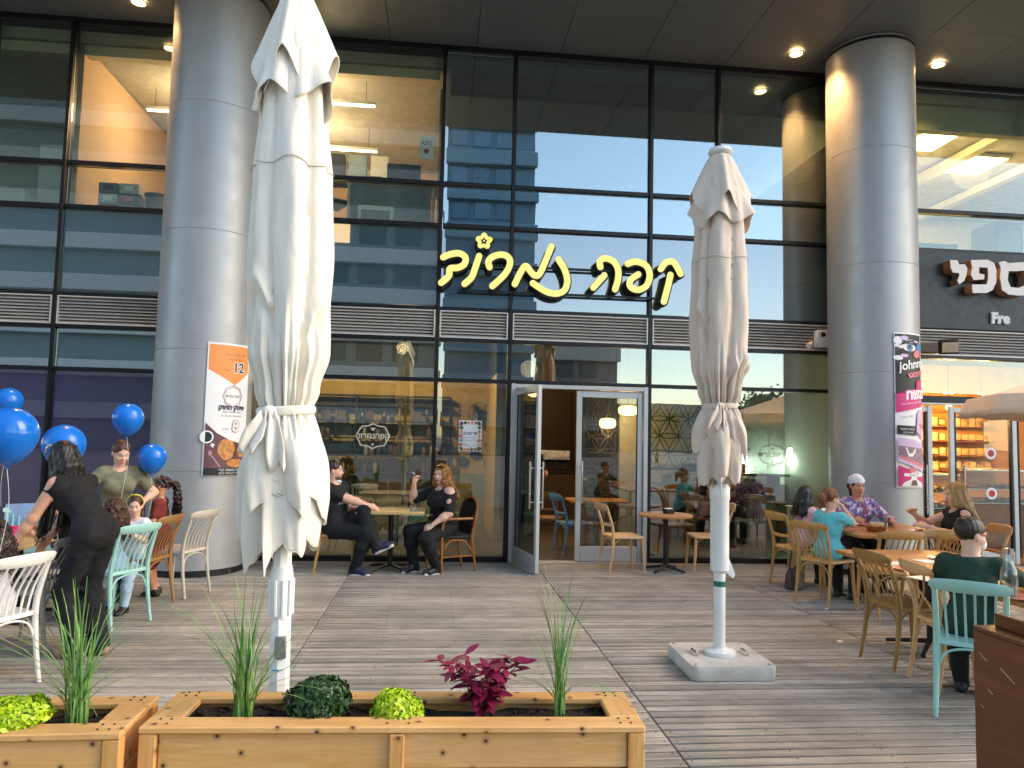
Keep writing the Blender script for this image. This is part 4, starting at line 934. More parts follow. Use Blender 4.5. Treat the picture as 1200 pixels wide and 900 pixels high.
def parasol(label, loc, seed, fab, zb, zh, top, turn, short, wide=1.0):
    r = random.Random(seed); P = empty('closed_parasol', loc, 0, label, 'parasol', None)
    ph = [r.uniform(0, 6.28) for _ in range(12)]
    tab = [(top, .055), (top-.10, .10), (top-.3, .150), (top-.62, .170), (top-.9, .192), (top-1.3, .207), (zb+.28, .185), (zb+.10, .138), (zb, .108)]
    nT, rows = 288, []
    def panels(n, sd, jit=.45):
        q = random.Random(sd); b_ = [2*PI*(i+q.uniform(-jit, jit)*.8)/n for i in range(n)]
        return [(b_[i], q.uniform(-.16, .16), q.uniform(1.0, 2.6), q.uniform(0, 6), q.uniform(.5, 1.15), q.uniform(-.5, .5)) for i in range(n)]
    def panel_at(pl, th, z, sh=1.0):
        """(how far along its panel 0..1, panel number) of an angle at a height"""
        n = len(pl); bs = [p[0]+sh*p[1]*math.sin(p[2]*z+p[3]) for p in pl]
        for i in range(n):
            lo = bs[i]; hi = bs[(i+1) % n]+(2*PI if i == n-1 else 0); t = th
            while t < lo: t += 2*PI
            while t >= lo+2*PI: t -= 2*PI
            if t < hi: return (t-lo)/(hi-lo), i
        return .5, 0
    pl = panels(7, seed)
    for i in range(121):
        u = i/120; z = top-.05+(zb-top+.05)*u; R = lerp_tab(tab, z)*.87*wide; row = []
        A = .55*min(1, u*4)*(1-.35*max(0, u-.8)*5)
        for k in range(nT):
            th = 2*PI*k/nT; t, pi_ = panel_at(pl, th, z); P_ = pl[pi_]
            bul = (math.sin(PI*t)**.55-.62)*P_[4]; skew = P_[5]*math.sin(2*PI*t)*.22
            wr = .030*math.sin(5*th+5*z+ph[0])*math.sin(3*z+ph[1]+3*t)+.012*math.sin(11*th-9*z+ph[2])*math.sin(5*z+ph[3])
            sag = .16*math.exp(-((z-(top-1.35+.25*math.sin(pi_*2.1+ph[4]))+.12*(t-.5)**2*4)/.05)**2)-.14*math.exp(-((z-(top-1.44+.25*math.sin(pi_*2.1+ph[4]))+.12*(t-.5)**2*4)/.06)**2)
            g_ = max(0, (u-.72)/.28); gath = g_**1.5*(.13*math.sin(19*th+ph[7]+2*z)+.10*math.sin(31*th+ph[8])); dia = .022*g_*(1-g_)*4*math.sin(11*th+16*z*(1 if pi_ % 2 else -1))
            q = R*(1+A*(bul*.55+skew)+wr*min(1, 3*u)+(sag if pi_ % 2 else 0)*.7+gath+dia)
            tw = .10*math.cos(PI*t)*A; row.append(Vector((q*math.cos(th+tw+turn), q*math.sin(th+tw+turn), z+.01*math.sin(5*th+ph[11]))))
        rows.append(row)
    can = thick(MB().grid(rows, True).build('canopy', fab, P, smooth=80), .0025)
    seam = MB(); j = int(120*.42); seam.tube([v*1.0+Vector((v.x, v.y, 0))*.012/max(.01, Vector((v.x, v.y)).length) - Vector((v.x, v.y, 0))*.006/max(.01, Vector((v.x, v.y)).length) for v in rows[j]]+[rows[j][0]*1.0], .0022, 4, False); seam.build('stitched_seam', pm('seam_thread', (.50, .46, .40), .9), can)
    def tier(nm, z0, z1, r0, r1, dp, phs, n4, amp, parent, n2=.0):
        rw = []
        for i in range(25):
            t = i/24; row = []
            for k in range(160):
                th = 2*PI*k/160; c = math.cos(n4*th/2+phs); pt = abs(c)**1.6
                hem = z1-dp*pt+.04*math.sin(3*th+phs*2)
                z = z0+(hem-z0)*t; fl = (r0+(r1-r0)*(t**.8))*wide
                fl *= 1+amp*t*(-math.cos(n4*th+2*phs))*.8+.10*t*math.cos(3*th+phs)+.06*t*math.sin(11*th+phs)+.05*math.cos(8*th+phs)*(1-t)
                x = fl*math.cos(th); y = fl*math.sin(th); row.append(Vector((x, y, z)))
            rw.append(row)
        o = thick(MB().grid(rw, True).build(nm, fab, parent, smooth=60), .0025); MB().tube(rw[-1]+[rw[-1][0]], .0035, 5, False).build('hem', fab, o); return o
    cap = tier('vent_cap', top, top-.30, .065, .172, .26, .35+ph[0], 4, .22, P)
    tier('cap_flounce', top-.22, top-.46, .11, .185, .15, 1.1+ph[0], 4, .16, cap)
    MB().lathe([(.02, top+.06), (.085, top+.055), (.095, top+.03), (.09, top+.02), (.05, top-.01)], 28).build('finial_plate', M_white, P)
    # skirt under the belt
    def skirt(nm, z0, z1, dz, r0, r1, n, sd, amp, parent):
        ql = panels(n, sd, .35); q = random.Random(sd); dr = [q.uniform(.25, 1.0) for _ in range(n)]; rw = []
        for i in range(45):
            t = i/44; row = []
            for k in range(260):
                th = 2*PI*k/260; zz = z0+(z1-z0)*t; p, i_ = panel_at(ql, th, zz, 1.6); lob = math.sin(PI*p)**1.1
                lb2 = math.sin(PI*p)**.8; hem = z1+dz*(1-(.45*dr[i_]+.55*.5*(dr[i_]+dr[(i_+1) % n]))*(.5+.5*lb2))+.012*math.sin(9*th+sd); z = z0+(hem-z0)*t
                R = r0+(r1-r0)*math.sin(min(1, t*1.7)*PI/2)-.012*max(0, t-.8)*5
                R *= 1+amp*min(1, t*2.2)*((lob-.55)*1.0*ql[i_][4]+.35*ql[i_][5]*math.sin(2*PI*p))+.025*math.sin(13*th+8*z+sd)*math.sin(6*z)+(1-min(1, t*3))*(.10*math.sin(21*th+sd)+.08*math.sin(33*th))
                tw = .30*t*math.cos(PI*p)*amp*1.6; row.append(Vector((R*math.cos(th+tw), R*math.sin(th+tw), z)))
            rw.append(row)
        o = thick(MB().grid(rw, True).build(nm, fab, parent, smooth=80), .0025)
        hm = MB(); hm.tube([v for v in rw[-1]]+[rw[-1][0]], .0032, 5, False); hm.build('hem', fab, o); return o
    sk = skirt('skirt', zb, zh+.06, .55*short, .105, .185, 5, seed+41, .42, P)
    skirt('inner_skirt', zb-.01, zh, .25, .085, .15, 5, seed+77, .40, sk)
    bel = MB(); bel.tube([(.122*math.cos(a), .122*math.sin(a), zb+.008*math.sin(a+1)) for a in [2*PI*k/40 for k in range(41)]], .014, 8, False, 1.6); b = bel.build('belt', fab, P)
    kn = MB(); ka = rad(-112); kx, ky = .135*math.cos(ka), .135*math.sin(ka)
    kn.ell((kx, ky, zb-.01), (.035, .03, .03), 10, 7)
    for s, l in ((-1, .16), (1, .24)):
        rw = []
        for i in range(9):
            t = i/8; cx = kx+s*(.02+.05*t); cz = zb-.02-l*t; w_ = .018+.05*t
            rw.append([Vector((cx+w_*(q-.5)*2*(.6+.4*math.sin(3*t+q)), ky-.035-.03*math.sin(q*PI*2+3*t)*t-.02*t, cz+.02*math.sin(q*9+t*4))) for q in [j/8 for j in range(9)]])
        kn.grid(rw)
    thick(kn.build('knot', fab, b, smooth=60), .004)
    return P
F_l = fabric('canvas_cream', '#efe7d8'); F_r = fabric('canvas_greige', '#d9c8b8')
pL = (W(332, 740, -6.46).x, -6.46, 0)
A_ = parasol('tall cream closed parasol rising behind the big planter', pL, 3, F_l, 1.775, 1.0, 3.80, 2.6, .8)
M_pole = pm('pole_white', (.78, .78, .75), .35, 0, .04)
MB().lathe([(.047, .05), (.047, .95), (.043, .96), (.043, 3.75)], 8).build('pole', M_pole, A_)
h = MB(); h.lathe([(.045, .82), (.050, .84), (.052, 1.02), (.046, 1.06)], 20)
for k in range(10): a = 2*PI*k/10; h.tube([(.051*math.cos(a), .051*math.sin(a), .84), (.054*math.cos(a), .054*math.sin(a), 1.0)], .007, 6)
h.build('runner_hub', M_pole, A_)
MB().box((.012, -.047, .70), (.05, .02, .10), None, .005).build('latch', pm('latch_grey', (.2, .2, .2), .5), A_); MB().box((0, -.0475, .60), (.05, .002, .006)).build('tape_mark', pm('tape_blue', (.1, .3, .5), .5), A_, smooth=0)
MB().lathe([(.09, .02), (.09, .05), (.05, .07)], 20).build('base_collar', M_pole, A_); 
def slab(parent, s, h, rz):
    pts = [Vector((x, y, 0)) for x, y in seat_poly(s, s, s, .05)]
    rws = [[Vector((p.x*k, p.y*k, z)) for p in pts] for k, z in ((.985, .004), (1, .016), (1, h-.012), (.985, h))]
    mb = MB().grid(rws, True); mb.add(rws[-1], [tuple(range(len(pts)))])
    o = mb.build('base_slab', pm('cast_concrete', (.56, .54, .48), .8, 0, .14, 7, .25, 90), parent, smooth=35); o.rotation_euler = (0, 0, rz)
    for sx in (-1, 1):
        for sy in (-1, 1): link('bolt', MB().lathe([(.012, h), (.012, h+.006), (.006, h+.009)], 8).mesh('bolt', M_steel), None, o, (sx*s*.43, sy*s*.43, 0))
    for sx in (-1, 1):
        q = MB(); q.tube(smoothpts([(sx*s*.31, -.055, h), (sx*s*.31, -.05, h+.022), (sx*s*.31, .05, h+.022), (sx*s*.31, .055, h)], 4), .009, 6); q.build('carry_handle', M_steel, o)
    return o
slab(A_, .56, .07, .05).location.z = .008
A_.rotation_euler.y = rad(-1.0)
B_ = parasol('greige closed parasol standing on white slab in the middle of deck', (2.14, -4.60, 0), 8, F_r, 1.95, 1.22, 3.90, .5, 1.0, 1.16)
MB().lathe([(.043, .12), (.043, 3.75)], 24).build('pole', M_pole, B_)
MB().lathe([(.115, .105), (.118, .112), (.115, .135), (.05, .15), (.046, .155)], 28).build('base_collar', M_pole, B_)
slab(B_, .62, .105, rad(-1))
h = MB(); h.lathe([(.045, .70), (.068, .72), (.07, 1.24), (.075, 1.25), (.075, 1.33), (.06, 1.36)], 20); h.build('crank_sleeve', M_pole, B_)
MB().prism([(-.07, .78), (.10, .66), (.115, .69), (.07, .80)], (0, -.02, 0), (1, 0, 0), (0, 0, 1), -.04).build('release_lever', M_pole, B_, smooth=0)
MB().lathe([(.0445, .60), (.0445, .64)], 24).build('green_tape', pm('tape_green', (.01, .16, .08), .5), B_)
for k in range(8):
    a = 2*PI*k/8+.2; MB().tube([(.055*math.cos(a), .055*math.sin(a), 1.33), (.07*math.cos(a), .07*math.sin(a), 2.6), (.05*math.cos(a), .05*math.sin(a), 3.6)], .010, 6).build('rib', M_white, B_)
# ---------------------------------------------------------------- open parasol of the shop next door
op = empty('open_parasol', (6.70, -3.45, 0), 0, 'open cream parasol in front of the bakery doors', 'parasol')
hw = 1.32; zr, zt = 2.20, 2.62; rows = []
M_peachc = fabric('canvas_peach', '#f0d3b6')
def oct_r(a): a = (a % (PI/4))-PI/8; return math.cos(PI/8)/math.cos(a)
for i in range(9):
    t = i/8; rows.append([Vector((hw*t*oct_r(a)*math.cos(a), hw*t*oct_r(a)*math.sin(a), zt+(zr-zt)*t-.05*math.sin(PI*t)*(.6+.4*math.cos(8*a)))) for a in [2*PI*k/64 for k in range(64)]])
for dz, q in ((-.06, 1.025), (-.13, 1.05), (-.20, 1.075)):
    rows.append([Vector((v.x*q, v.y*q, v.z+dz+.010*math.sin(k*1.57)*(-dz/.2))) for k, v in enumerate(rows[8])])
thick(MB().grid(rows, True).build('canopy', M_peachc, op, smooth=30))
MB().lathe([(.03, 0), (.03, 2.6)], 16).build('pole', M_pole, op); MB().lathe([(.28, 0), (.28, .06), (.05, .09)], 24).build('base', M_black, op)
for k in range(8):
    a = PI/4*k; MB().tube([(0, 0, zt-.10), (hw*.97*math.cos(a), hw*.97*math.sin(a), zr-.035)], .010, 6).build('rib', M_pole, op)

# ---------------------------------------------------------------- planters
M_pine = wood('pine', '#dc9f58', '#eebd80', 'x', .6, .07, .95, 1.0, hexc('#d09a5c'), .3); M_piney = wood('pine_cross', '#dc9f58', '#eebd80', 'y', .6, .07, .9, 1.0, hexc('#d09a5c'), .3); M_pinez = wood('pine_post', '#d6964e', '#e8b070', 'z', .6, .07, .8, 1.0, None, .2)
M_soil = pm('potting_soil', (.035, .02, .013), .95, 0, .6, 40, 1.0, 60)
def planter(label, x0, x1, yf, yb, h, rz=0):
    L, D = x1-x0, yb-yf; P = empty('planter_box', ((x0+x1)/2, (yf+yb)/2, 0), rz, label, 'planter', 'pine planter boxes')
    bw = .10; th = .026; f = -D/2; b = D/2; a = -L/2; e = L/2
    def brd(nm, c, s, m): return link(nm, MB().box((0, 0, 0), s, None, .005).mesh(nm, m, 30), None, P, c)
    brd('rim_board', (0, f+bw/2, h-th/2), (L, bw, th), M_pine); brd('rim_board', (0, b-bw*.4, h-th/2-.001), (L, bw*.8, th), M_pine)
    brd('rim_board', (a+bw*.6, 0.01, h-th/2-.0015), (bw*1.2, D-bw*1.8-.006, th), M_piney); brd('rim_board', (e-bw*.6, 0.01, h-th/2+.0015), (bw*1.2, D-bw*1.8-.006, th), M_piney)
    n = 4; ph = (h-th-.03)/n
    for k in range(n):
        z = .03+ph*(k+.5)
        brd('side_board', (0, f+.03, z), (L-.13, .022, ph-.005), M_pine); brd('side_board', (0, b-.03, z), (L-.13, .022, ph-.005), M_pine)
        brd('end_board', (a+.035, 0, z), (.022, D-.09, ph-.005), M_piney); brd('end_board', (e-.035, 0, z), (.022, D-.09, ph-.005), M_piney)
    for sx in (-1, 1):
        for yy in (f+.028, b-.028): brd('corner_post', (sx*(L/2-.032), yy, (h-th)/2-.001), (.062, .05, h-th-.002), M_pinez)
    brd('batten', (0.0, f+.008, (h-th)/2-.001), (.055, .02, h-th-.003), M_pinez)
    scw = MB()
    for xx in (a+.05, a+.09, -.04, .04, e-.09, e-.05):
        for yy in (f+.03, f+.075, b-.02, b-.055): scw.lathe([(.0045, h-.002), (.0045, h+.0035)], 6, (xx, yy, 0))
    scw.build('screws', MATS['screw_head'], P, smooth=0, kind='stuff')
    mb = MB(); rows = []
    for i in range(25):
        rows.append([Vector((a+.06+(L-.12)*i/24, f+.05+(D-.1)*k/9, h-.055+rng.uniform(-.012, .014))) for k in range(10)])
    mb.grid(rows); mb.build('soil', M_soil, P, smooth=0, kind='stuff')
    cr = MB()
    for _ in range(260): cr.ell((rng.uniform(a+.08, e-.08), rng.uniform(f+.06, b-.06), h-.047+rng.uniform(-.005, .008)), (rng.uniform(.004, .013),)*3, 5, 3)
    cr.build('soil_crumbs', M_soil, P, smooth=0, kind='stuff'); return P
HP = .60; PX0, PX1, PYF, PYB = -1.035, .825, -7.18, -6.80
planter('long pine planter with boxwood, lime shrub and burgundy plant', PX0, PX1, PYF, PYB, HP, rad(-2.2))
planter('short pine planter with lime shrub and grass, next to the white chair', PX0-1.75, PX0-.05, PYF-.02, PYB-.02, HP, rad(.6))
# ---------------------------------------------------------------- plants
def leafmat(n, c1, c2, sc=30):
    m, nt, p = new_mat(n); vec, r = coords(nt); nn = noise(nt, vec, sc, 3); c1, c2 = hexc(c1), hexc(c2)
    nt.links.new(mix(nt, ramp(nt, nn, .35, .65), c1, c2), p.inputs['Base Color']); p.inputs['Roughness'].default_value = .45; p.inputs['Subsurface Weight'].default_value = 0.0
    p.inputs['Transmission Weight'].default_value = 0.0; return m
L_grass = leafmat('grass_blade', '#4f8038', '#86b060', 12); L_dry = leafmat('dry_blade', '#8b8a55', '#a8a574', 12); L_box = leafmat('boxwood_leaf', '#15300f', '#2f5522', 60); L_lime = leafmat('lime_leaf', '#93b80d', '#c9e02f', 60)
L_burg = leafmat('burgundy_leaf', '#5a0e2c', '#a3204f', 25); L_stem = leafmat('stem_brown', '#3a2015', '#55301d', 25)
def blade_mesh(L, wd, bend, az, m, r):
    mb = MB(); rows = []
    for i in range(8):
        t = i/7; out = bend*t*t; z = L*(t-.35*bend/L*t*t*t) if bend < L else L*math.sin(t*2.0)*.6
        w_ = wd*(1-t**2.2)*(.55+.45*min(1, 4*t))+.0006; c = Vector((math.cos(az)*out, math.sin(az)*out, z)); q = Vector((-math.sin(az), math.cos(az), 0))*w_
        rows.append([c-q, c+Vector((math.cos(az), math.sin(az), -.2))*w_*.35, c+q])
    return mb.grid(rows)
def grass_plant(label, loc, n, h, seed, spread=.3):
    r = random.Random(seed); g = empty('ornamental_grass', loc, 0, label, 'plant')
    for k in range(n):
        L = h*r.uniform(.55, 1.0); az = r.uniform(0, 2*PI); bend = L*abs(r.gauss(0, spread*.6))+.01
        o = blade_mesh(L, r.uniform(.0026, .0052), min(bend, L*.8), az, None, r).build('blade', L_dry if r.random() < .07 else L_grass, g, smooth=0)
        d = r.uniform(0, .042); a2 = r.uniform(0, 6.28); o.location = (d*math.cos(a2), d*math.sin(a2), 0)
    for k in range(6):
        L = h*r.uniform(.35, .5); az = r.uniform(0, 2*PI); o = blade_mesh(L, .0035, L*1.3, az, None, r).build('blade', L_grass, g, smooth=0)
    return g
def leaf_ball(name, label, loc, R, n, ls, m, stem, seed, lump=.12, hz=1.0):
    r = random.Random(seed); p = empty(name, loc, 0, label, 'shrub'); mb = MB()
    lob = [(Vector((r.gauss(0, 1), r.gauss(0, 1), r.gauss(0, 1))).normalized(), r.uniform(.5, 1)) for _ in range(14)]
    for _ in range(n):
        d = Vector((r.gauss(0, 1), r.gauss(0, 1), r.gauss(.15, 1))).normalized()
        rr = R*(1-lump+lump*max((d.dot(l)**6)*s if d.dot(l) > 0 else 0 for l, s in lob)*1.6)*(r.random()**.16)*(1.0 if r.random() < .93 else r.uniform(1.02, 1.16))
        c = Vector((d.x*rr, d.y*rr, R*hz*.95+d.z*rr*hz))
        if c.z < 0: continue
        nrm = (d+Vector((r.gauss(0, .5), r.gauss(0, .5), r.gauss(.2, .5)))).normalized(); t = nrm.orthogonal().normalized(); t.rotate(Matrix.Rotation(r.uniform(0, 6.28), 3, nrm)); b = nrm.cross(t); L = ls*r.uniform(.5, 1.45)
        mb.add([c-t*L*.5, c+b*L*.28+nrm*L*.08, c+t*L*.5+nrm*L*.1, c-b*L*.28+nrm*L*.08], [(0, 1, 2, 3)])
    mb.build('foliage', m, p, smooth=0, kind='stuff')
    st = MB()
    for _ in range(12): a = r.uniform(0, 6.28); st.tube([(0, 0, -.02), (R*.3*math.cos(a), R*.3*math.sin(a), R*.7), (R*.65*math.cos(a), R*.65*math.sin(a), R*1.3*hz)], [.006, .004, .002], 5)
    st.build('stems', stem, p, kind='stuff'); return p
SZ = HP-.055
def soilpt(px, py): return tuple(G(px, py, SZ))
grass_plant('tall green ornamental grass in front of the white parasol pole', soilpt(285, 850), 50, .64, 5, .8)
grass_plant('green ornamental grass of short planter, in front of woman in black', soilpt(88, 854), 56, .62, 9, 1.1)
grass_plant('sparse green ornamental grass beside the burgundy plant', soilpt(655, 840), 28, .66, 12, .7)
leaf_ball('boxwood_ball', 'dark green clipped boxwood ball in the long planter', soilpt(372, 846), .125, 3600, .024, L_box, L_stem, 2, .12, .72)
leaf_ball('lime_shrub', 'small bright lime shrub in the middle of long planter', soilpt(464, 848), .105, 1900, .026, L_lime, L_stem, 4, .2, .62)
leaf_ball('lime_shrub', 'bright lime shrub in short planter left of the grass', soilpt(14, 862), .13, 2100, .028, L_lime, L_stem, 6, .25, .55)
def burgundy(label, loc, seed):
    r = random.Random(seed); p = empty('burgundy_shrub', loc, 0, label, 'plant')
    lm = MB(); rows = []
    for i in range(6):
        t = i/5; w_ = .5*math.sin(PI*min(1, t*.95+.03))**.8*.36; rows.append([Vector((t, -w_, .10*abs(w_)-.12*t*t)), Vector((t, 0, -.12*t*t)), Vector((t, w_, .10*abs(w_)-.12*t*t))])
    me = lm.grid(rows).mesh('leaf', L_burg, 60)
    for s in range(15):
        a = r.uniform(0, 2*PI); ln = r.uniform(.13, .25); o = .75*ln*r.uniform(.35, 1.0)
        if s == 0: a, ln, o = PI*.95, .22, .18
        if s == 1: a, ln, o = PI*.1, .20, .16
        pts = smoothpts([(0, 0, -.02), (o*.3*math.cos(a), o*.3*math.sin(a), ln*.5), (o*math.cos(a), o*math.sin(a), ln)], 5)
        MB().tube(pts, [.004-.0025*i/(len(pts)-1) for i in range(len(pts))], 5).build('stem', L_stem, p)
        for k in range(4, len(pts)):
            for q in range(2 if k < len(pts)-1 else 5):
                sz = r.uniform(.052, .082); az = r.uniform(0, 2*PI); el = r.uniform(-.5, .6)
                l = link('leaf', me, None, p, pts[k], (r.uniform(-.5, .5), -el, az)); l.scale = (sz, sz*1.15, sz)
    return p
burgundy('burgundy leaved shrub between lime shrub and the sparse grass', soilpt(565, 842), 21)
# ---------------------------------------------------------------- brown wooden cabinet at the corner
M_ven = wood('brown_veneer', '#5a2c12', '#744020', 'y', .38, .04, 0, .5, None, .1)
cb = empty('wooden_cabinet', (2.47, -6.80, 0), 0, 'brown wooden cabinet with scratched side and raised back panel', 'cabinet')
MB().box((.012, -.55, .43), (.024, 1.1, .83), None, .003).build('side_panel', M_ven, cb); MB().box((.35, -.012, .42), (.648, .022, .80), None, .003).build('end_panel', M_ven, cb)
MB().box((.35, -.55, .855), (.70, 1.1, .02), None, .004).build('top_panel', M_ven, cb); MB().box((.10, -.56, .895), (.022, 1.08, .06), None, .004).build('raised_panel', M_ven, cb); MB().box((.68, -.55, .43), (.024, 1.1, .83), None, .003).build('side_panel', M_ven, cb)
s = MB()
for (y, z, l) in ((-.06, .74, .05), (-.10, .60, .03), (-.12, .25, .06), (-.20, .70, .09), (-.05, .52, .02)): s.box((-.0006, y, z), (.0012, l, .003), Matrix.Rotation(.5, 3, 'X'))
s.build('scratches', pm('scratch', (.6, .42, .28), .7), cb, smooth=0, kind='stuff')
# pale wooden box by the window, low plants
bx = empty('wooden_box', (5.02, -.32, 0), 0, 'pale wooden box standing against the window behind pink girl', 'box')
for sx, sy, s in ((0, -.14, (.32, .02, .80)), (0, .14, (.32, .02, .80)), (-.15, 0, (.02, .258, .80)), (.15, 0, (.02, .258, .80))): MB().box((sx, sy, .40), s, None, .003).build('panel', wood('box_ply', '#b9a678', '#cdbb90', 'z', .5, .04, 0, .6, None, .1), bx)
MB().box((0, 0, .811), (.36, .34, .02), None, .004).build('lid', MATS['box_ply'], bx)
leaf_ball('green_shrub', 'small green shrub at the foot of bakery door', (7.25, -.42, 0), .22, 700, .06, leafmat('green_leaf', '#3c6a2a', '#6d9a48', 40), L_stem, 31, .3, 1.2)
# ---------------------------------------------------------------- inside the cafe
sh = empty('bottle_shelf', (-1.05, 4.05, 0), 0, 'black metal shelf unit with bottles along the mustard wall', 'shelf')
for x in (-1.3, -.45, .45, 1.3):
    for y in (-.14, .14): MB().box((x, y, 1.2), (.03, .03, 2.4)).build('post', M_black, sh, smooth=0)
for z in (.95, 1.28, 1.60, 1.92, 2.25, 2.4): MB().box((0, 0, z), (2.64, .3, .025)).build('shelf_board', M_black, sh, smooth=0)
bm_ = MB().lathe([(.035, 0), (.037, .01), (.037, .15), (.014, .21), (.013, .27), (.016, .275)], 12).mesh('bottle', None); jm = MB().lathe([(.05, 0), (.052, .01), (.052, .13), (.045, .14), (.046, .165)], 12).mesh('jar', None); cm = MB().box((0, 0, .09), (.14, .12, .18), None, .004).mesh('carton', None)
bmats = [pm('bottle_green', (.015, .03, .015), .15), pm('bottle_amber', (.07, .035, .012), .15), pm('bottle_dark', (.02, .015, .02), .15), pm('label_pale', (.26, .23, .17), .6), pm('jar_rust', (.12, .075, .04), .4)]
for me in (bm_, jm, cm): me.materials.append(bmats[0])
for z in (.965, 1.295, 1.615, 1.935):
    x = -1.22
    while x < 1.22:
        me, nm, ct, wd_ = rng.choice([(bm_, 'bottle', 'bottle', .10), (bm_, 'bottle', 'bottle', .10), (jm, 'jar', 'jar', .14), (cm, 'carton', 'carton', .18)])
        if min(abs(x-q) for q in (-.45, .45)) > .07 and rng.random() < .62:
            o = link(nm, me, rng.choice(bmats if nm != 'carton' else bmats[3:]), None, (-1.05+x, 4.05+rng.uniform(-.05, .05), z-.002), (0, 0, rng.uniform(0, 1)), None, True)
            sn = {.965: 'lowest', 1.295: 'second', 1.615: 'third', 1.935: 'top'}[z]; cn = {'bottle_green': 'green', 'bottle_amber': 'amber', 'bottle_dark': 'black', 'label_pale': 'pale', 'jar_rust': 'rust red'}[o.material_slots[0].material.name]; bay = ('bay near column', 'middle bay', 'bay by mustard wall')[0 if x < -.45 else 1 if x < .45 else 2]
            tag(o, '%s %s on the %s row of the black cafe shelves, %s' % (cn, nm, sn, bay), ct, '%s %ss, %s row, %s' % (cn, nm, sn, bay))
        x += wd_
for k, (px, py, sx) in enumerate([(575, 503, .1), (575, 523, .1), (558, 533, .1), (543, 541, .1), (574, 543, .1)]):
    p = W(px, py, 4.27); o = MB().lathe([(.13, 0), (.13, .02), (.12, .025)], 8).build('wall_plaque', M_black); o.location = (p.x, 4.295, p.z); o.rotation_euler = (rad(90), rad(22.5), 0); o.scale = (1, .8, 1); tag(o, 'dark octagonal plaque on mustard wall, ' + ('top of the three in a column', 'middle of the three in a column', 'just below the white notice', 'lowest one nearest the smoking woman', 'bottom of the three in a column')[k], 'plaque', 'plaques on the mustard wall')
fn = empty('wall_fan', tuple(W(561, 484, 4.15)), 0, 'black wall fan in a round cage on the mustard wall', 'fan')
c = MB()
for k in range(12): a = PI*k/12; c.tube([(.2*math.cos(a), -.08, .2*math.sin(a)), (0, -.13, 0), (-.2*math.cos(a), -.08, -.2*math.sin(a))], .004, 4)
for r_ in (.1, .2): c.tube([(r_*math.cos(a), -.09, r_*math.sin(a)) for a in [2*PI*k/24 for k in range(25)]], .006, 4, False)
c.build('cage', M_black, fn); MB().box((0, .04, -.1), (.08, .2, .12), None, .01).build('motor', M_black, fn)
for k in range(3):
    a = 2*PI*k/3; MB().box((.09*math.cos(a), -.07, .09*math.sin(a)), (.17, .008, .09), Matrix.Rotation(-a, 3, 'Y') @ Matrix.Rotation(.4, 3, 'X')).build('fan_blade', pm('fan_grey', (.12, .12, .12), .4), fn, smooth=0)
def pendant(label, loc, c, e, r, h, group=None):
    t = empty('pendant_lamp', loc, 0, label, 'pendant lamp', group)
    MB().lathe([(r*.35, h/2), (r*.8, h*.42), (r, h*.2), (r, -h*.2), (r*.8, -h*.42), (r*.35, -h/2)], 24).build('lamp_shade', glow('pendant_glow', c, 4.0), t); MB().tube([(0, 0, h/2), (0, 0, 3.42-loc[2])], .006, 5).build('cord', M_black, t)
    point('pendant_light', (0, 0, -h/2-.06), e, (1, .66, .32), .1, t)
p = W(712, 496, 1.6); pendant('small glowing amber pendant, left of the pair behind door', tuple(p), (1, .56, .14), 6, .13, .16)
p = W(736, 481, 2.0); pendant('larger glowing amber pendant, right of the pair behind door', tuple(p), (1, .56, .14), 7, .16, .16)
# flower lattice screens
def lattice(label, loc, wd_, ht, r, rz=0):
    t = empty('lattice_screen', loc, rz, label, 'screen', 'flower lattice screens'); fr = MB()
    for x in (-wd_/2, wd_/2): fr.box((x, 0, ht/2), (.03, .03, ht))
    for z in (0.015, ht-.015): fr.box((0, 0, z), (wd_-.032, .03, .03))
    fr.build('frame', M_black, t, smooth=0); nx, nz = int(wd_/(r))+1, int(ht/(r*.866))+1; k = 0
    for i in range(nz):
        for j in range(nx):
            cx, cz = -wd_/2+j*r+(r/2 if i % 2 else 0), i*r*.866; pts = []
            for q in range(25):
                a = 2*PI*q/24; pts.append((max(-wd_/2+.01, min(wd_/2-.01, cx+r*math.cos(a))), 0, max(.03, min(ht-.03, cz+r*math.sin(a)))))
            MB().tube(pts, .006, 4, False).build('ring', pm('lattice_bronze', (.06, .05, .035), .5, .3), t)
lattice('flower pattern metal lattice inside window beside parasol', (3.55, .55, 1.25), 1.15, 1.25, .29)
lattice('narrow flower pattern lattice behind the closed door leaf', (2.68, 1.9, .55), .55, 1.9, .27)
# wall lamps, counter, plants
for px, py, l in [(926, 533, 'white wall lamp beside the indoor plants, near the column'), (872, 540, 'white wall lamp half hidden behind greige parasol')]:
    p = W(px, py, 2.38); t = empty('wall_lamp', (p.x, 2.38, p.z), 0, l, 'wall lamp', 'white wall lamps in the cafe')
    MB().lathe([(.035, .12), (.09, -.06), (.085, -.06), (.03, .11)], 16, cap=False).build('lamp_shade', glow('shade_glow', (.85, 1, .95), 3.0), t); MB().tube([(0, 0, .1), (0, 0, .16), (.1, .12, .2), (.16, .2, .2)], .008, 6).build('arm', M_black, t); MB().lathe([(.04, 0), (.04, .02)], 14).build('wall_plate', M_black, t, loc=(.16, .21, .19))
    point('wall_light', (0, -.05, -.12), 8, (.78, 1, .95), .07, t)
ct = empty('counter_shelf', (4.95, 2.32, 0), 0, 'grey counter shelf carrying plants under the wall lamps', 'shelf'); MB().box((0, 0, 1.13), (2.2, .42, .05), None, .006).build('top', pm('grey_top', (0, 0, 0)), ct)
for x in (-1.0, .9): MB().box((x, 0, .55), (.08, .34, 1.1), None, .004).build('leg', M_black, ct)
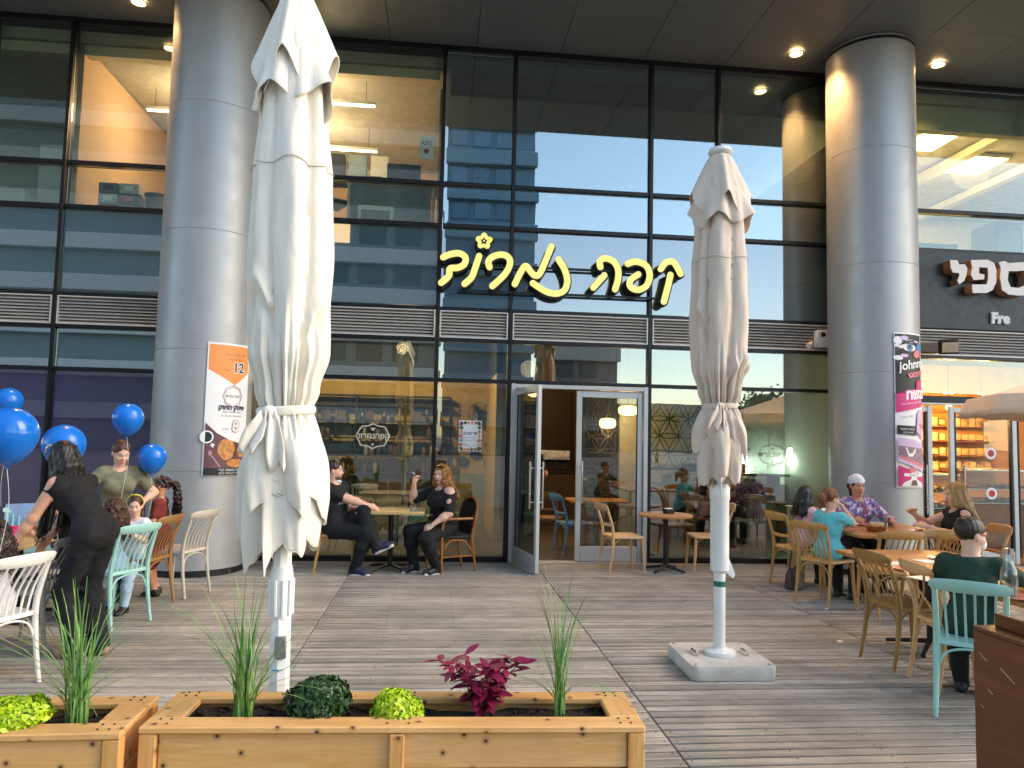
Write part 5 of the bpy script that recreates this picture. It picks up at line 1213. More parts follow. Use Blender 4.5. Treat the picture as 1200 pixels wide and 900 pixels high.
for l, x, hh, n in [('leafy indoor plant in black trough below the wall lamp', 5.05, .34, 420), ('small leafy plant in black trough behind parasol', 4.45, .22, 260)]:
    t = empty('potted_plant', (x, 2.28, 1.156), 0, l, 'potted plant', 'indoor plants on the counter'); MB().box((0, 0, .08), (.5, .16, .16), None, .006).build('trough', M_black, t)
    mb = MB(); r = random.Random(n)
    for _ in range(n):
        c = Vector((r.gauss(0, .17), r.gauss(0, .06), .14+abs(r.gauss(0, hh*.5)))); d = Vector((r.gauss(0, 1), r.gauss(0, 1), r.gauss(.4, .6))).normalized(); q = d.orthogonal().normalized()*.012; mb.add([c-q, c+d*.05, c+q, c+d*.10], [(0, 1, 3), (1, 2, 3)])
    mb.build('foliage', leafmat('indoor_leaf'+str(n), '#2f6a2a', '#7fae3c', 40), t, smooth=0, kind='stuff')
pf = empty('wall_picture', (5.0, 2.585, 1.95), 0, 'dark framed picture on the sage wall over the plants', 'picture'); MB().box((0, 0, 0), (.85, .03, 1.1), None, .004).build('frame', M_brown, pf); MB().box((0, -.018, 0), (.78, .006, 1.03)).build('canvas', pm('picture_brown', (.14, .10, .07), .6, 0, .6, 4), pf, smooth=0)
# bar in the dark passage
br = empty('bar_counter', (2.2, 4.6, 0), 0, 'dark bar counter deep inside behind the open doorway', 'counter'); MB().box((.3, 0, .5), (1.3, .6, 1.0), None, .005).build('front_panel', M_brown, br); MB().box((.3, 0, 1.025), (1.4, .7, .05), None, .006).build('counter_top', M_black, br)
cf = empty('coffee_machine', (2.3, 4.6, 1.05), 0, 'steel coffee machine standing on the dark bar counter', 'coffee machine'); MB().box((0, 0, .30), (.7, .45, .22), None, .02).build('body', M_steel, cf); MB().box((0, .1, .1), (.66, .25, .18), None, .01).build('back_body', M_black, cf); MB().box((0, -.02, .015), (.66, .42, .03), None, .005).build('drip_tray', M_black, cf)
for x in (-.2, .05, .25): MB().tube([(x, -.18, .2), (x, -.28, .17)], .018, 8).build('group_handle', M_black, cf)
gj = empty('glass_jar', (2.62, 3.5, 0), 0, 'big cream glass jar hanging lamp over the bar', 'lamp')
gj.location = tuple(W(745, 525, 3.2)); MB().lathe([(.14, .18), (.17, .12), (.16, -.1), (.10, -.18)], 24).build('shade', pm('jar_cream', (.62, .55, .40), .3), gj); MB().tube([(0, 0, .18), (0, 0, 3.42-gj.location.z)], .006, 5).build('cord', M_black, gj)
point('bar_light', (2.0, 5.6, 2.7), 6, (1, .7, .4), .15); point('bar_light', (1.6, 2.9, 2.9), 4, (1, .72, .42), .15)
for x in (-2.2, -.6): 
    t = empty('track_spot', (x, 2.0, 3.30), 0, 'black track spotlight under the cafe ceiling, %s' % ('nearer the column' if x < -1 else 'above the mustard wall notice'), 'spotlight'); MB().tube([(0, 0, .11), (0, 0, .02), (0, .06, -.06)], .035, 10).build('spot_body', M_black, t); MB().lathe([(.03, 0), (.03, .006)], 12).build('lamp', glow('spot_glow', (1, .8, .5), 8), t, loc=(0, .062, -.066))
    point('track_light', (0, .1, -.2), 55, (1, .72, .40), .1, t)
# bakery behind the right doors
for l, x, y, hh in [('glass bakery display case filled with pastries behind the bakery door', 7.35, .9, 1.25), ('second bakery display case deeper in the orange shop', 9.6, 2.0, 1.3)]:
    d = empty('display_case', (x, y, 0), 0, l, 'display case'); MB().box((0, 0, .36), (1.3, .7, .72), None, .006).build('base', pm('case_wood', (.25, .10, .03), .5, 0, .3), d); MB().box((0, 0, hh), (1.3, .7, .03), None, .004).build('top', M_steel, d)
    MB().box((0, -.34, (hh+.72)/2), (1.28, .01, hh-.75)).build('pane', M_bottle, d, smooth=0)
    for z in (.74, .98):
        s_ = MB().box((0, 0, z), (1.26, .6, .015)).build('tray', M_steel, d, smooth=0); q = MB()
        for i in range(9):
            for j in range(3): q.ell((-.56+.14*i, -.2+.18*j, z+.04), (.055, .07, .035), 8, 5)
        q.build('pastries', P_crust, s_, kind='stuff')
rk = empty('bread_rack', (9.8, 4.25, 0), 0, 'wall rack of bread and boxes in the orange lit bakery', 'rack')
for z in (1.2, 1.5, 1.8, 2.1, 2.4): MB().box((0, 0, z), (3.4, .3, .02)).build('shelf_board', pm('case_wood', (0, 0, 0)), rk, smooth=0)
mb = MB()
for z in (1.21, 1.51, 1.81, 2.11):
    for i in range(20): mb.box((-1.6+.165*i, 0, z+.08), (.13, .2, rng.uniform(.1, .2)))
mb.build('bread_goods', pm('goods', (.62, .42, .18), .6, 0, .5, 4), rk, smooth=0, kind='stuff')
for k, (x, y, z, e) in enumerate([(7.35, 1.2, 2.35, 45), (9.2, 2.4, 2.4, 62), (10.3, 3.0, 2.4, 62)]):
    t = empty('bakery_lamp', (x, y, z), 0, 'warm bulb lamp hanging in bakery, %s' % ('over the first display case', 'over the second display case', 'before the bread rack')[k], 'lamp', 'bakery lamps'); MB().ell((0, 0, 0), (.05, .05, .06), 12, 8).build('bulb', glow('bulb_glow', (1, .66, .26), 10), t); MB().tube([(0, 0, .06), (0, 0, 3.42-z)], .006, 5).build('cord', M_black, t)
    point('bakery_light', (0, 0, -.1), e, (1, .56, .2), .08, t)
sp = empty('a_board', (7.28, .5, 0), rad(20), 'dark menu board leaning just inside the bakery doorway', 'menu board'); MB().box((0, 0, .7), (.5, .03, 1.3), Matrix.Rotation(rad(-9), 3, 'X'), .005).build('board', M_char, sp)
# office things upstairs
p = W(84, 241, .45)
for i in range(2):
    for j in range(3):
        o = empty('carton', (-4.52+.27*i, .34, 4.555+.15*j), 0, 'small %s carton in %s column of stack at office window, %s' % (('grey', 'white')[(i+j) % 2], ('the outer', 'the inner')[i], ('bottom', 'middle', 'top')[j]), 'carton', 'cartons stacked at the office window'); MB().box((0, 0, .07), (.25, .22, .14), None, .004).build('box', pm('carton_'+('grey', 'white')[(i+j) % 2], ((.12, .12, .12), (.6, .58, .55))[(i+j) % 2], .6), o); MB().box((0, -.112, .075), (.12, .003, .07)).build('label', (P_coral, P_black, P_white)[(i+j*2) % 3], o, smooth=0)
o = empty('waste_bin', (-3.95, .36, 4.555), 0, 'grey mesh waste bin at the upstairs window beside cartons', 'bin'); MB().lathe([(.11, 0), (.14, .33), (.146, .335), (.136, .33), (.105, .01)], 24).build('bin_body', pm('bin_grey', (.15, .15, .15), .5), o)
o = empty('storage_box', (-5.9, .42, 4.555), 0, 'white storage box on floor of the dim office window', 'box'); MB().box((0, 0, .13), (.6, .3, .26), None, .01).build('box', M_white, o); MB().box((0, 0, .275), (.62, .32, .03), None, .005).build('lid', M_white, o)
o = empty('cabinet', (-5.55, .9, 4.551), 0, 'white low cabinet standing in the dim office', 'cabinet'); MB().box((.25, 0, .55), (.75, .4, 1.1), None, .006).build('body', M_white, o); MB().box((.25, -.204, .55), (.70, .008, 1.0)).build('door', M_white, o, smooth=0)
o = empty('desk', (-.75, .75, 4.551), 0, 'white office desk upstairs behind the glass', 'desk'); MB().box((0, 0, .735), (1.3, .65, .03), None, .004).build('desk_top', M_white, o)
for x in (-.6, .6): MB().box((x, 0, .36), (.04, .6, .715)).build('leg', M_alu, o, smooth=0)
MB().box((0, -.28, .45), (1.14, .02, .5)).build('modesty_panel', pm('panel_grey', (.2, .22, .24), .5), o, smooth=0)
o = empty('office_chair', (-1.65, .75, 4.551), rad(30), 'black office chair beside the upstairs desk', 'office chair'); MB().box((0, 0, .48), (.46, .46, .07), None, .03).build('seat', M_black, o); MB().box((-.23, 0, .85), (.06, .42, .6), Matrix.Rotation(-.15, 3, 'Y'), .03).build('backrest', M_black, o); MB().tube([(0, 0, .08), (0, 0, .45)], .03, 8).build('stem', M_steel, o)
for k in range(5): a = 2*PI*k/5; MB().tube([(0, 0, .09), (.28*math.cos(a), .28*math.sin(a), .04)], .02, 6).build('foot', M_black, o)
o = empty('monitor', (-.6, .8, 5.302), 0, 'dark monitor on the white upstairs desk', 'monitor'); MB().box((0, 0, .25), (.5, .03, .3), None, .006).build('screen', M_black, o); MB().box((0, .03, .06), (.05, .03, .12)).build('stand', M_black, o); MB().box((0, .02, .008), (.2, .15, .014)).build('foot', M_black, o)
o = empty('wall_shelf', (-1.5, 1.9, 5.75), 0, 'dark cabinet with pigeon holes in the orange lit office', 'shelf'); MB().box((0, 0, 0), (1.6, .2, .12), None, .004).build('shelf_board', M_char, o); 
for k in range(4): MB().box((-.6+.35*k, -.02, .25), (.28, .2, .36), None, .004).build('box_file', (M_white, M_char, pm('file_blue', (.2, .3, .35), .5))[k % 3], o)
# trees over the plaza, mirrored in the glass
def tree(label, x, y, h, seed):
    r = random.Random(seed); t = empty('tree', (x, y, 0), 0, label, 'tree', 'trees across the plaza'); tk = MB(); tk.tube([(0, 0, -.06), (.05, 0, h*.25), (0, .05, h*.5)], [.16, .12, .08], 8); tips = []
    for k in range(9):
        a = 2*PI*k/9+r.uniform(-.3, .3); L = h*r.uniform(.22, .36); e = Vector((L*math.cos(a), L*math.sin(a), h*r.uniform(.55, .95))); tk.tube([(0, .03, h*.45), (e.x*.5, e.y*.5, (h*.45+e.z)/2+.1), e], [.06, .04, .015], 5); tips.append(e)
    tk.build('trunk', L_stem, t); mb = MB()
    for _ in range(3200):
        c = r.choice(tips); p = c*r.uniform(.75, 1.0)+Vector((r.gauss(0, h*.085), r.gauss(0, h*.085), r.gauss(0, h*.07))); d = Vector((r.gauss(0, 1), r.gauss(0, 1), r.gauss(0, 1))).normalized(); q = d.orthogonal().normalized()*.09; mb.add([p-q, p+d*.16, p+q, p-d*.1], [(0, 1, 2, 3)])
    mb.build('crown', leafmat('tree_leaf%d' % seed, '#20331a', '#4a5f2b', 3), t, smooth=0, kind='stuff')
for k, (px, D, h_) in enumerate([(900, 34, 4.8), (948, 38, 4.4), (845, 40, 4.2), (770, 44, 4.0)]): tree('leafy plaza tree %s, mirrored in glass' % ('beside the far grey building', 'at the far end of the row', 'in the middle of the row', 'nearest the pale building')[k], across(px, D), -D, h_, 40+k)

for k, (x, y, z, sx, sy, sz, m, l) in enumerate([(-1.05, .7, 5.302, .3, .22, .12, M_char, 'dark tray of papers on the upstairs desk'), (-.95, .45, 4.555, .5, .3, .34, M_white, 'white paper box on the floor at orange office window'), (-2.0, .5, 4.555, .6, .4, .5, M_char, 'dark cabinet at the office window beside the desk'), (7.4, .5, 4.555, .9, .4, .22, pm('box_blue', (.1, .16, .26), .5), 'stack of blue files at the right office window'), (8.9, .8, 4.555, .5, .5, .7, M_char, 'dark copier in the right upstairs office'), (10.2, .6, 4.555, .7, .4, .45, M_white, 'white cabinet by the right office window'), (-7.0, .6, 4.555, .8, .4, .3, M_white, 'low white drawer unit in the dim left office')]):
    o = empty('office_box', (x, y, z), 0, l, 'office clutter'); MB().box((0, 0, sz/2), (sx, sy, sz), None, .008).build('body', m, o); MB().box((0, -sy/2-.004, sz*.55), (sx*.8, .008, sz*.5)).build('front', P_grey, o, smooth=0)
# ---------------------------------------------------------------- people: bodies grown as one surface from a distance field
class Field:
    def __init__(s): s.pr = []
    def cap(s, a, b, ra, rb=None, k=.03): s.pr.append(('c', np.array(a, float), np.array(b, float), ra, ra if rb is None else rb, k)); return s
    def ell(s, c, r, M=None, k=.03): s.pr.append(('e', np.array(c, float), np.array(r, float), np.eye(3) if M is None else np.array(M), 0, k)); return s
    def cut(s, c, r, M=None, k=.01): s.pr.append(('x', np.array(c, float), np.array(r, float), np.eye(3) if M is None else np.array(M), 0, k)); return s
    def mesh(s, h, name, mat, wav=None):
        lo = np.full(3, 9e9); hi = -lo
        for p in s.pr:
            if p[0] == 'x': continue
            if p[0] == 'c': a, b = np.minimum(p[1], p[2])-max(p[3], p[4]), np.maximum(p[1], p[2])+max(p[3], p[4])
            else: a, b = p[1]-p[2].max(), p[1]+p[2].max()
            lo = np.minimum(lo, a); hi = np.maximum(hi, b)
        lo -= .05; hi += .05; n = np.ceil((hi-lo)/h).astype(int)+1
        D = np.full(n, 1.0, np.float32); ax = [lo[i]+h*np.arange(n[i]) for i in range(3)]
        for p in s.pr:
            k = p[5]
            if p[0] == 'c': a, b = np.minimum(p[1], p[2])-max(p[3], p[4])-k-2.5*h, np.maximum(p[1], p[2])+max(p[3], p[4])+k+2.5*h
            else: a, b = p[1]-p[2].max()-k-2.5*h, p[1]+p[2].max()+k+2.5*h
            i0 = np.clip(np.floor((a-lo)/h).astype(int), 0, n-1); i1 = np.clip(np.ceil((b-lo)/h).astype(int)+1, 1, n)
            if (i1 <= i0).any(): continue
            X, Y, Z_ = np.meshgrid(*[ax[q][i0[q]:i1[q]] for q in range(3)], indexing='ij', sparse=True)
            if p[0] == 'c':
                d = p[2]-p[1]; L2 = max(d@d, 1e-9); x, y, z = X-p[1][0], Y-p[1][1], Z_-p[1][2]
                t = np.clip((x*d[0]+y*d[1]+z*d[2])/L2, 0, 1); v = np.sqrt((x-t*d[0])**2+(y-t*d[1])**2+(z-t*d[2])**2)-(p[3]+t*(p[4]-p[3]))
            else:
                M = p[3]; x, y, z = X-p[1][0], Y-p[1][1], Z_-p[1][2]; q = [(M[0, j]*x+M[1, j]*y+M[2, j]*z) for j in range(3)]; r = p[2]
                k0 = np.sqrt(sum((q[j]/r[j])**2 for j in range(3))); k1 = np.sqrt(sum((q[j]/r[j]**2)**2 for j in range(3)))+1e-9; v = k0*(k0-1)/k1
            S_ = D[i0[0]:i1[0], i0[1]:i1[1], i0[2]:i1[2]]
            if p[0] == 'x': v = -v; hh = np.maximum(k-np.abs(S_-v), 0)/k; S_[...] = np.maximum(S_, v)+hh*hh*k*.25
            else: hh = np.maximum(k-np.abs(S_-v), 0)/k; S_[...] = np.minimum(S_, v)-hh*hh*k*.25
        if wav is not None:
            X, Y, Z_ = np.meshgrid(*ax, indexing='ij', sparse=True); D += wav(X, Y, Z_).astype(np.float32)
        neg = D < 0
        c = np.zeros(np.array(n)-1, np.uint8); cor = [(i, j, k) for i in (0, 1) for j in (0, 1) for k in (0, 1)]
        for (i, j, k) in cor: c += neg[i:n[0]-1+i, j:n[1]-1+j, k:n[2]-1+k]
        ix = np.argwhere((c > 0) & (c < 8))
        vals = np.stack([D[ix[:, 0]+i, ix[:, 1]+j, ix[:, 2]+k] for (i, j, k) in cor], 1); acc = np.zeros((len(ix), 3)); cnt = np.zeros(len(ix)); co = np.array(cor, float)
        for a in range(8):
            for b in range(a+1, 8):
                if np.abs(co[a]-co[b]).sum() != 1: continue
                va, vb = vals[:, a], vals[:, b]; m = (va < 0) != (vb < 0); t = np.where(m, va/np.where(m, va-vb, 1), 0)
                acc += m[:, None]*(co[a]+t[:, None]*(co[b]-co[a])); cnt += m
        V = (ix+acc/cnt[:, None])*h+lo; idx = np.full(c.shape, -1, np.int32); idx[ix[:, 0], ix[:, 1], ix[:, 2]] = np.arange(len(ix)); Fs = []
        for a in range(3):
            sh = list(n); sh[a] -= 1
            A = neg.take(range(0, n[a]-1), a); B = neg.take(range(1, n[a]), a); e = np.argwhere(A != B); o = [q for q in range(3) if q != a]
            e = e[(e[:, o[0]] > 0) & (e[:, o[1]] > 0) & (e[:, o[0]] < n[o[0]]-1) & (e[:, o[1]] < n[o[1]]-1)]
            def at(d0, d1):
                q = e.copy(); q[:, o[0]] += d0; q[:, o[1]] += d1; return idx[q[:, 0], q[:, 1], q[:, 2]]
            quad = np.stack([at(-1, -1), at(0, -1), at(0, 0), at(-1, 0)], 1); fl = A[e[:, 0], e[:, 1], e[:, 2]]
            if a == 1: fl = ~fl
            quad[~fl] = quad[~fl][:, ::-1]; Fs.append(quad)
        Q = np.concatenate(Fs); Q = Q[(Q >= 0).all(1)]
        me = bpy.data.meshes.new(name); me.vertices.add(len(V)); me.vertices.foreach_set('co', V.astype(np.float32).ravel())
        me.loops.add(len(Q)*4); me.loops.foreach_set('vertex_index', Q.astype(np.int32).ravel()); me.polygons.add(len(Q)); me.polygons.foreach_set('loop_start', np.arange(0, len(Q)*4, 4, dtype=np.int32))
        me.polygons.foreach_set('use_smooth', np.ones(len(Q), bool)); me.materials.append(mat); me.update(calc_edges=True); me.validate(); return me
def skin(n, c): 
    m = pm(n, c, .58, 0, .08, 14, .10, 200, .35); return m
SK = skin('skin_fair', '#e0a98c'); SK2 = skin('skin_warm', '#cf9474'); SK3 = skin('skin_pink', '#e3b39a')
def hairmat(n, c): return pm(n, c, .42, 0, .35, 40, .5, 220, .5, (1, 1, .15))
H_blk = hairmat('hair_black', '#17110f'); H_dk = hairmat('hair_dark_brown', '#2c1a12'); H_br = hairmat('hair_brown', '#4a2a18'); H_aub = hairmat('hair_auburn', '#7a4626'); H_bl = hairmat('hair_blonde', '#b58c55'); H_dbl = hairmat('hair_dark_blonde', '#94642f')
def cloth(n, c, var=.12): return pm(n, c, .85, 0, var, 16, .25, 60)
K_black = cloth('black_cotton', '#131316'); K_blk2 = cloth('black_trousers', '#0f1013'); K_olive = cloth('olive_jersey', '#7d7c63'); K_jean = cloth('denim', '#36435c'); K_red = cloth('dark_red_cloth', '#7a2a26', .3); K_white = cloth('white_cotton', '#e8e6ea'); K_pblue = cloth('pale_blue_cloth', '#a9c3dd'); K_pink = cloth('pale_pink_cloth', '#e6b8bd'); K_turq = cloth('turquoise_cotton', '#67c9cf'); K_green = cloth('bottle_green_cotton', '#1d3a2b'); K_flor = cloth('floral_blouse', '#8d7f9e', .0)
if True:                                                   # printed flowers on the blouse
    nt = K_flor.node_tree; p = nt.nodes['Principled BSDF']; vec, _ = coords(nt); n1 = noise(nt, vec, 22, 2); n2 = noise(nt, vec, 15, 2, .5, 1)
    c_ = mix(nt, ramp(nt, n1, .48, .54), hexc('#6f64a0'), hexc('#cfc3cf')); c_ = mix(nt, ramp(nt, n2, .56, .60), c_, hexc('#a05a6a')); nt.links.new(c_, p.inputs['Base Color'])
K_shoe = pm('shoe_navy', (.02, .022, .05), .6, 0, .1); K_sole = pm('shoe_sole_white', (.75, .74, .72), .6); K_shoeb = pm('shoe_black', (.015, .015, .016), .5); K_tan = pm('sandal_tan', (.45, .28, .2), .5)
EYE = pm('eye_dark', (.03, .018, .012), .15); LIP = pm('lip', (.50, .16, .13), .4); LIPR = pm('lip_red', (.45, .06, .06), .4); EYW = pm('eye_white', (.7, .68, .65), .2)
def v3(*a): return np.array(a, float)
def unit(v): return v/(np.linalg.norm(v)+1e-9)
def rotm(axis, deg):
    return np.array(Matrix.Rotation(rad(deg), 3, Vector(axis)))
def ik(a, t, l1, l2, hint):
    d = t-a; L = np.linalg.norm(d); L = min(max(L, abs(l1-l2)+.01), (l1+l2)*.999); u = unit(d); x = (l1*l1-l2*l2+L*L)/(2*L); hgt_ = math.sqrt(max(l1*l1-x*x, 0)); q = hint-u*(hint@u); q = unit(q)
    return a+u*x+q*hgt_, a+u*L
def person(label, loc, deg, H=1.65, kid=False, pel=None, pelf=0.0, lean=0, side=0, twist=0, hyaw=0, hpitch=0, lh=None, rh=None, lf=None, rf=None, le=None, re=None, lk=None, rk=None,
           fat=1.0, female=True, skin_m=None, top=None, top_k='short', bottom=None, bot_k='trousers', hair=None, hair_m=None, shoes=None, sole=None, vox=.008, beard=None, extra=None, grip=.7, lips=None):
    """local axes: x forward, y left, z up; angles in degrees; hand and foot targets in local metres"""
    s = H/1.70; hs = s*(1.0 if not kid else 1.0+.30*(1.7-H)); skin_m = skin_m or SK
    sit = pel is not None; pz = pel if sit else .905*s
    ez = v3(0, 0, 1); P = v3(pelf, 0, pz)
    R1 = rotm((0, 1, 0), lean*.7) @ rotm((1, 0, 0), side*.6); R2 = rotm((0, 1, 0), lean) @ rotm((1, 0, 0), side) @ rotm((0, 0, 1), twist)
    waist = P + R1@v3(0, 0, .17*s); chest = waist + R2@v3(.0, 0, .17*s); neck = chest + R2@v3(-.015*s, 0, .165*s)
    nd = unit(R2@ez*.7+ez*.5+rotm((0, 1, 0), hpitch)@ez*.3); hc = neck+nd*.165*hs
    RH = rotm((0, 0, 1), hyaw) @ rotm((0, 1, 0), hpitch)
    shL = chest+R2@v3(-.01*s, .165*s*(.93 if female else 1.08), .115*s); shR = chest+R2@v3(-.01*s, -.165*s*(.93 if female else 1.08), .115*s); hipL = P+v3(0, .088*s, -.01); hipR = P+v3(0, -.088*s, -.01)
    ua, fa, th, sn = .285*s, .25*s, .43*s, .42*s
    lh = v3(*lh) if lh is not None else shL+v3(.08, .08, -.50*s); rh = v3(*rh) if rh is not None else shR+v3(.08, -.08, -.50*s)
    elL, wrL = ik(shL, lh, ua, fa, v3(*le) if le else v3(-.5, .6, -.6)); elR, wrR = ik(shR, rh, ua, fa, v3(*re) if re else v3(-.5, -.6, -.6))
    lf = v3(*lf) if lf is not None else (v3(.40*s, .10*s, .08*s) if sit else v3(0.0, .10*s, .085*s)); rf = v3(*rf) if rf is not None else (v3(.40*s, -.10*s, .08*s) if sit else v3(0.02, -.10*s, .085*s))
    kh = v3(.5, 0, 1) if sit else v3(1, 0, 0)
    knL, anL = ik(hipL, lf, th, sn, v3(*lk) if lk else kh+v3(0, .1, 0)); knR, anR = ik(hipR, rf, th, sn, v3(*rk) if rk else kh+v3(0, -.1, 0))
    B = Field(); g = fat*s
    def torso(f, e, low=True, up_=True):
        k = .07*s
        if low: f.ell(P+v3(-.005, 0, .03*s), (.115*g+e, .165*g+e, .125*s+e), R1, k)
        f.ell(waist, (.095*g+e, .128*g+e, .16*s+e), R2, k)
        if up_:
            f.ell(chest, (.108*g+e, .152*g+e, .165*s+e), R2, k); f.cap(shL*.93+shR*.07, shR*.93+shL*.07, .055*s+e, None, .06*s)
            if female and not kid:
                for q in (1, -1): f.ell(chest+R2@v3(.075*g, q*.072*s, .0), (.062*g+e, .068*g+e, .07*g+e), R2, .05*s)
    def arm(f, sh, el, wr, e, full=True, t0=1.0):
        f.cap(sh, sh+(el-sh)*t0, .052*g+e, .052*g+(.042-.052)*t0*g+e, .04*s)
        if full: f.cap(el, el+(wr-el)*.35, .041*g+e, .040*g+e, .03*s); f.cap(el+(wr-el)*.35, wr, .040*g+e, .026*s+e, .03*s)
    def leg(f, hp, kn, an, e, full=True, flare=0.0):
        f.cap(hp, kn, .088*g+e, .056*g+e+flare*.55, .05*s)
        if full: f.cap(kn, kn+(an-kn)*.35, .055*g+e+flare*.55, .056*g+e+flare*.65, .04*s); f.cap(kn+(an-kn)*.35, an+(an-kn)*(.03 if flare else 0), .055*g+e+flare*.65, .036*s+e+flare, .04*s)
    torso(B, 0); arm(B, shL, elL, wrL, 0); arm(B, shR, elR, wrR, 0); leg(B, hipL, knL, anL, 0); leg(B, hipR, knR, anR, 0)
    B.cap(neck-nd*.05*s, neck+nd*.10*s, .056*s*(1 if female else 1.12), .050*s*(1 if female else 1.12), .04*s)
    # head
    hd = lambda x, y, z: hc+RH@(v3(x, y, z)*hs)
    B.ell(hd(-.012, 0, .030), (.097*hs, .077*hs, .093*hs), RH, .02); B.ell(hd(.018, 0, -.045), (.072*hs, .060*hs, .080*hs), RH, .03*hs); B.ell(hd(.055, 0, -.098), (.026*hs, .026*hs, .020*hs), RH, .03*hs)
    B.cap(hd(.082, 0, .012), hd(.103, 0, -.028), .008*hs, .0125*hs, .012); B.ell(hd(.088, 0, -.030), (.014*hs, .020*hs, .010*hs), RH, .012)
    B.ell(hd(.078, 0, -.066), (.018*hs, .027*hs, .012*hs), RH, .015); B.cap(hd(.080, .038, .024), hd(.080, -.038, .024), .010*hs, None, .018)
    for q in (1, -1): B.ell(hd(-.005, q*.078, -.008), (.021*hs, .010*hs, .031*hs), RH, .010); B.ell(hd(.058, q*.040, -.030), (.025*hs, .022*hs, .022*hs), RH, .03); B.cut(hd(.092, q*.031, .006), (.016*hs, .017*hs, .010*hs), RH, .012)
    # hands
    def hand(sh, el, wr, sd):
        d = unit(wr-el); nrm = unit(np.cross(d, v3(0, 0, 1))*sd*.6+v3(0, 0, -1)*.8); nrm = unit(nrm-d*(nrm@d)); lat = np.cross(nrm, d)*sd      # thumb side
        pc = wr+d*.045*s; M = np.stack([d, lat, nrm], 1); B.ell(pc, (.052*s, .040*s, .016*s), M, .02)
        for j, (o, L) in enumerate(((.027, .072), (.009, .080), (-.009, .075), (-.026, .060))):
            b0 = wr+d*.085*s+lat*o*s; c1 = rotm(lat*sd, grip*38)@d; c1 = c1 if (c1@nrm) > 0 else rotm(lat*sd, -grip*38)@d; b1 = b0+c1*L*.5*s
            c2 = unit(c1*math.cos(grip*.8)+nrm*math.sin(grip*.8)); b2 = b1+c2*L*.5*s; B.cap(wr+d*.05*s+lat*o*s*.8, b0, .010*s, .0095*s, .006); B.cap(b0, b1, .0095*s, .0085*s, .004); B.cap(b1, b2, .0085*s, .0075*s, .004)
        t0 = wr+d*.025*s+lat*.028*s; t1 = t0+unit(d*.6+lat*.7+nrm*.25)*.042*s; t2 = t1+unit(d*.9+lat*.1+nrm*.3)*.032*s; B.cap(t0, t1, .0125*s, .011*s, .012); B.cap(t1, t2, .011*s, .009*s, .005)
        return pc+d*.06*s, d, nrm
    hl = hand(shL, elL, wrL, 1); hr = hand(shR, elR, wrR, -1)
    def fdir(kn, an):
        d = unit(an-kn); f = v3(1, 0, 0); f = f-d*(f@d); f = unit(f) if np.linalg.norm(f) > .2 else v3(1, 0, 0)
        return unit(f+(v3(0, 0, -.10) if an[2] < .15 else v3(0, 0, .0)))
    fl_, fr_ = fdir(knL, anL), fdir(knR, anR)
    def foot(f, an, fd, e, part=0):
        fd = unit(fd*v3(1, 1, 0)) if an[2] < .14 else fd; dn = unit(v3(0, 0, -1)-fd*(v3(0, 0, -1)@fd)); hl_ = an+dn*.045*s-fd*.035*s; ball = an+dn*.052*s+fd*.115*s; toe = an+dn*.056*s+fd*.165*s
        f.cap(an, hl_, .036*s+e, .034*s+e, .03); f.cap(an, ball, .034*s+e, .028*s+e, .04); f.cap(ball, toe, .030*s+e, .022*s+e, .02)
        lat = np.cross(fd, dn)
        for q in (1, -1): f.cap(hl_, ball+lat*.018*q*s, .024*s+e, .024*s+e, .02)
        return dn, hl_, toe, lat
    iL = foot(B, anL, fl_, 0); iR = foot(B, anR, fr_, 0)
    root = link('person', B.mesh(vox, 'person', skin_m), None, None, (loc[0], loc[1], loc[2] if len(loc) > 2 else 0), (0, 0, rad(deg))); tag(root, label, 'person')
    cv = vox*1.25
    def wr_(amp, f): return lambda X, Y, Z_: amp*np.sin(f*X+3*np.sin(f*.6*Z_))*np.sin(f*Y*1.1+2*np.sin(f*.5*Z_+1))*np.sin(f*.7*Z_)
    if bottom is not None:
        f = Field(); e = .010*s
        if bot_k == 'dress':
            f.ell(P+v3(0, 0, .03*s), (.125*g+e, .172*g+e, .14*s+e), R1, .05)
            for hp, kn in ((hipL, knL), (hipR, knR)): f.cap(hp, hp+(kn-hp)*.95, .10*g+e, .10*g+e+.03*s, .12*s)
            f.cap((hipL+hipR)/2, (hipL+hipR)/2+((knL+knR)/2-(hipL+hipR)/2)*.9, .12*g, .12*g, .12*s)
        else:
            f.ell(P+v3(-.005, 0, .03*s), (.115*g+e, .165*g+e, .115*s+e), R1, .06); fl2 = .026*s if bot_k == 'wide' else .012*s
            leg(f, hipL, knL, anL, e, True, fl2); leg(f, hipR, knR, anR, e, True, fl2)
        link({'dress': 'skirt', 'wide': 'trousers'}.get(bot_k, 'trousers'), f.mesh(cv, 'trousers', bottom, wr_(.006, 34)), None, root)
    if top is not None:
        f = Field(); e = .011*s; torso(f, e); a = {'short': .62, 'none': .10, 'long': 1.0, 'tank': .03, 'off': .9}[top_k]
        if top_k != 'tank': arm(f, shL, elL, wrL, e+.006*s, top_k == 'long', a); arm(f, shR, elR, wrR, e+.006*s, top_k == 'long', a)
        if bot_k != 'dress': f.cap(P+v3(0, .05, .02), P+v3(0, -.05, .02), .12*g+e, None, .05)
        f.cut(neck+nd*.035*s+R2@v3(.025*s, 0, 0), ((.085 if top_k in ('none', 'tank', 'off') else .068)*s,)*3, None, .01)
        if top_k in ('none', 'tank'):
            for q in (shL, shR): f.cut(q+(q-chest)*.30+v3(0, 0, .015), (.062*s, .062*s, .085*s), None, .012)
        if top_k == 'off': f.cut(shL+v3(.02, .02, .05), (.085*s,)*3, None, .01); f.cut(shL+(elL-shL)*.45+v3(.03, .03, 0), (.04*s,)*3, None, .01)
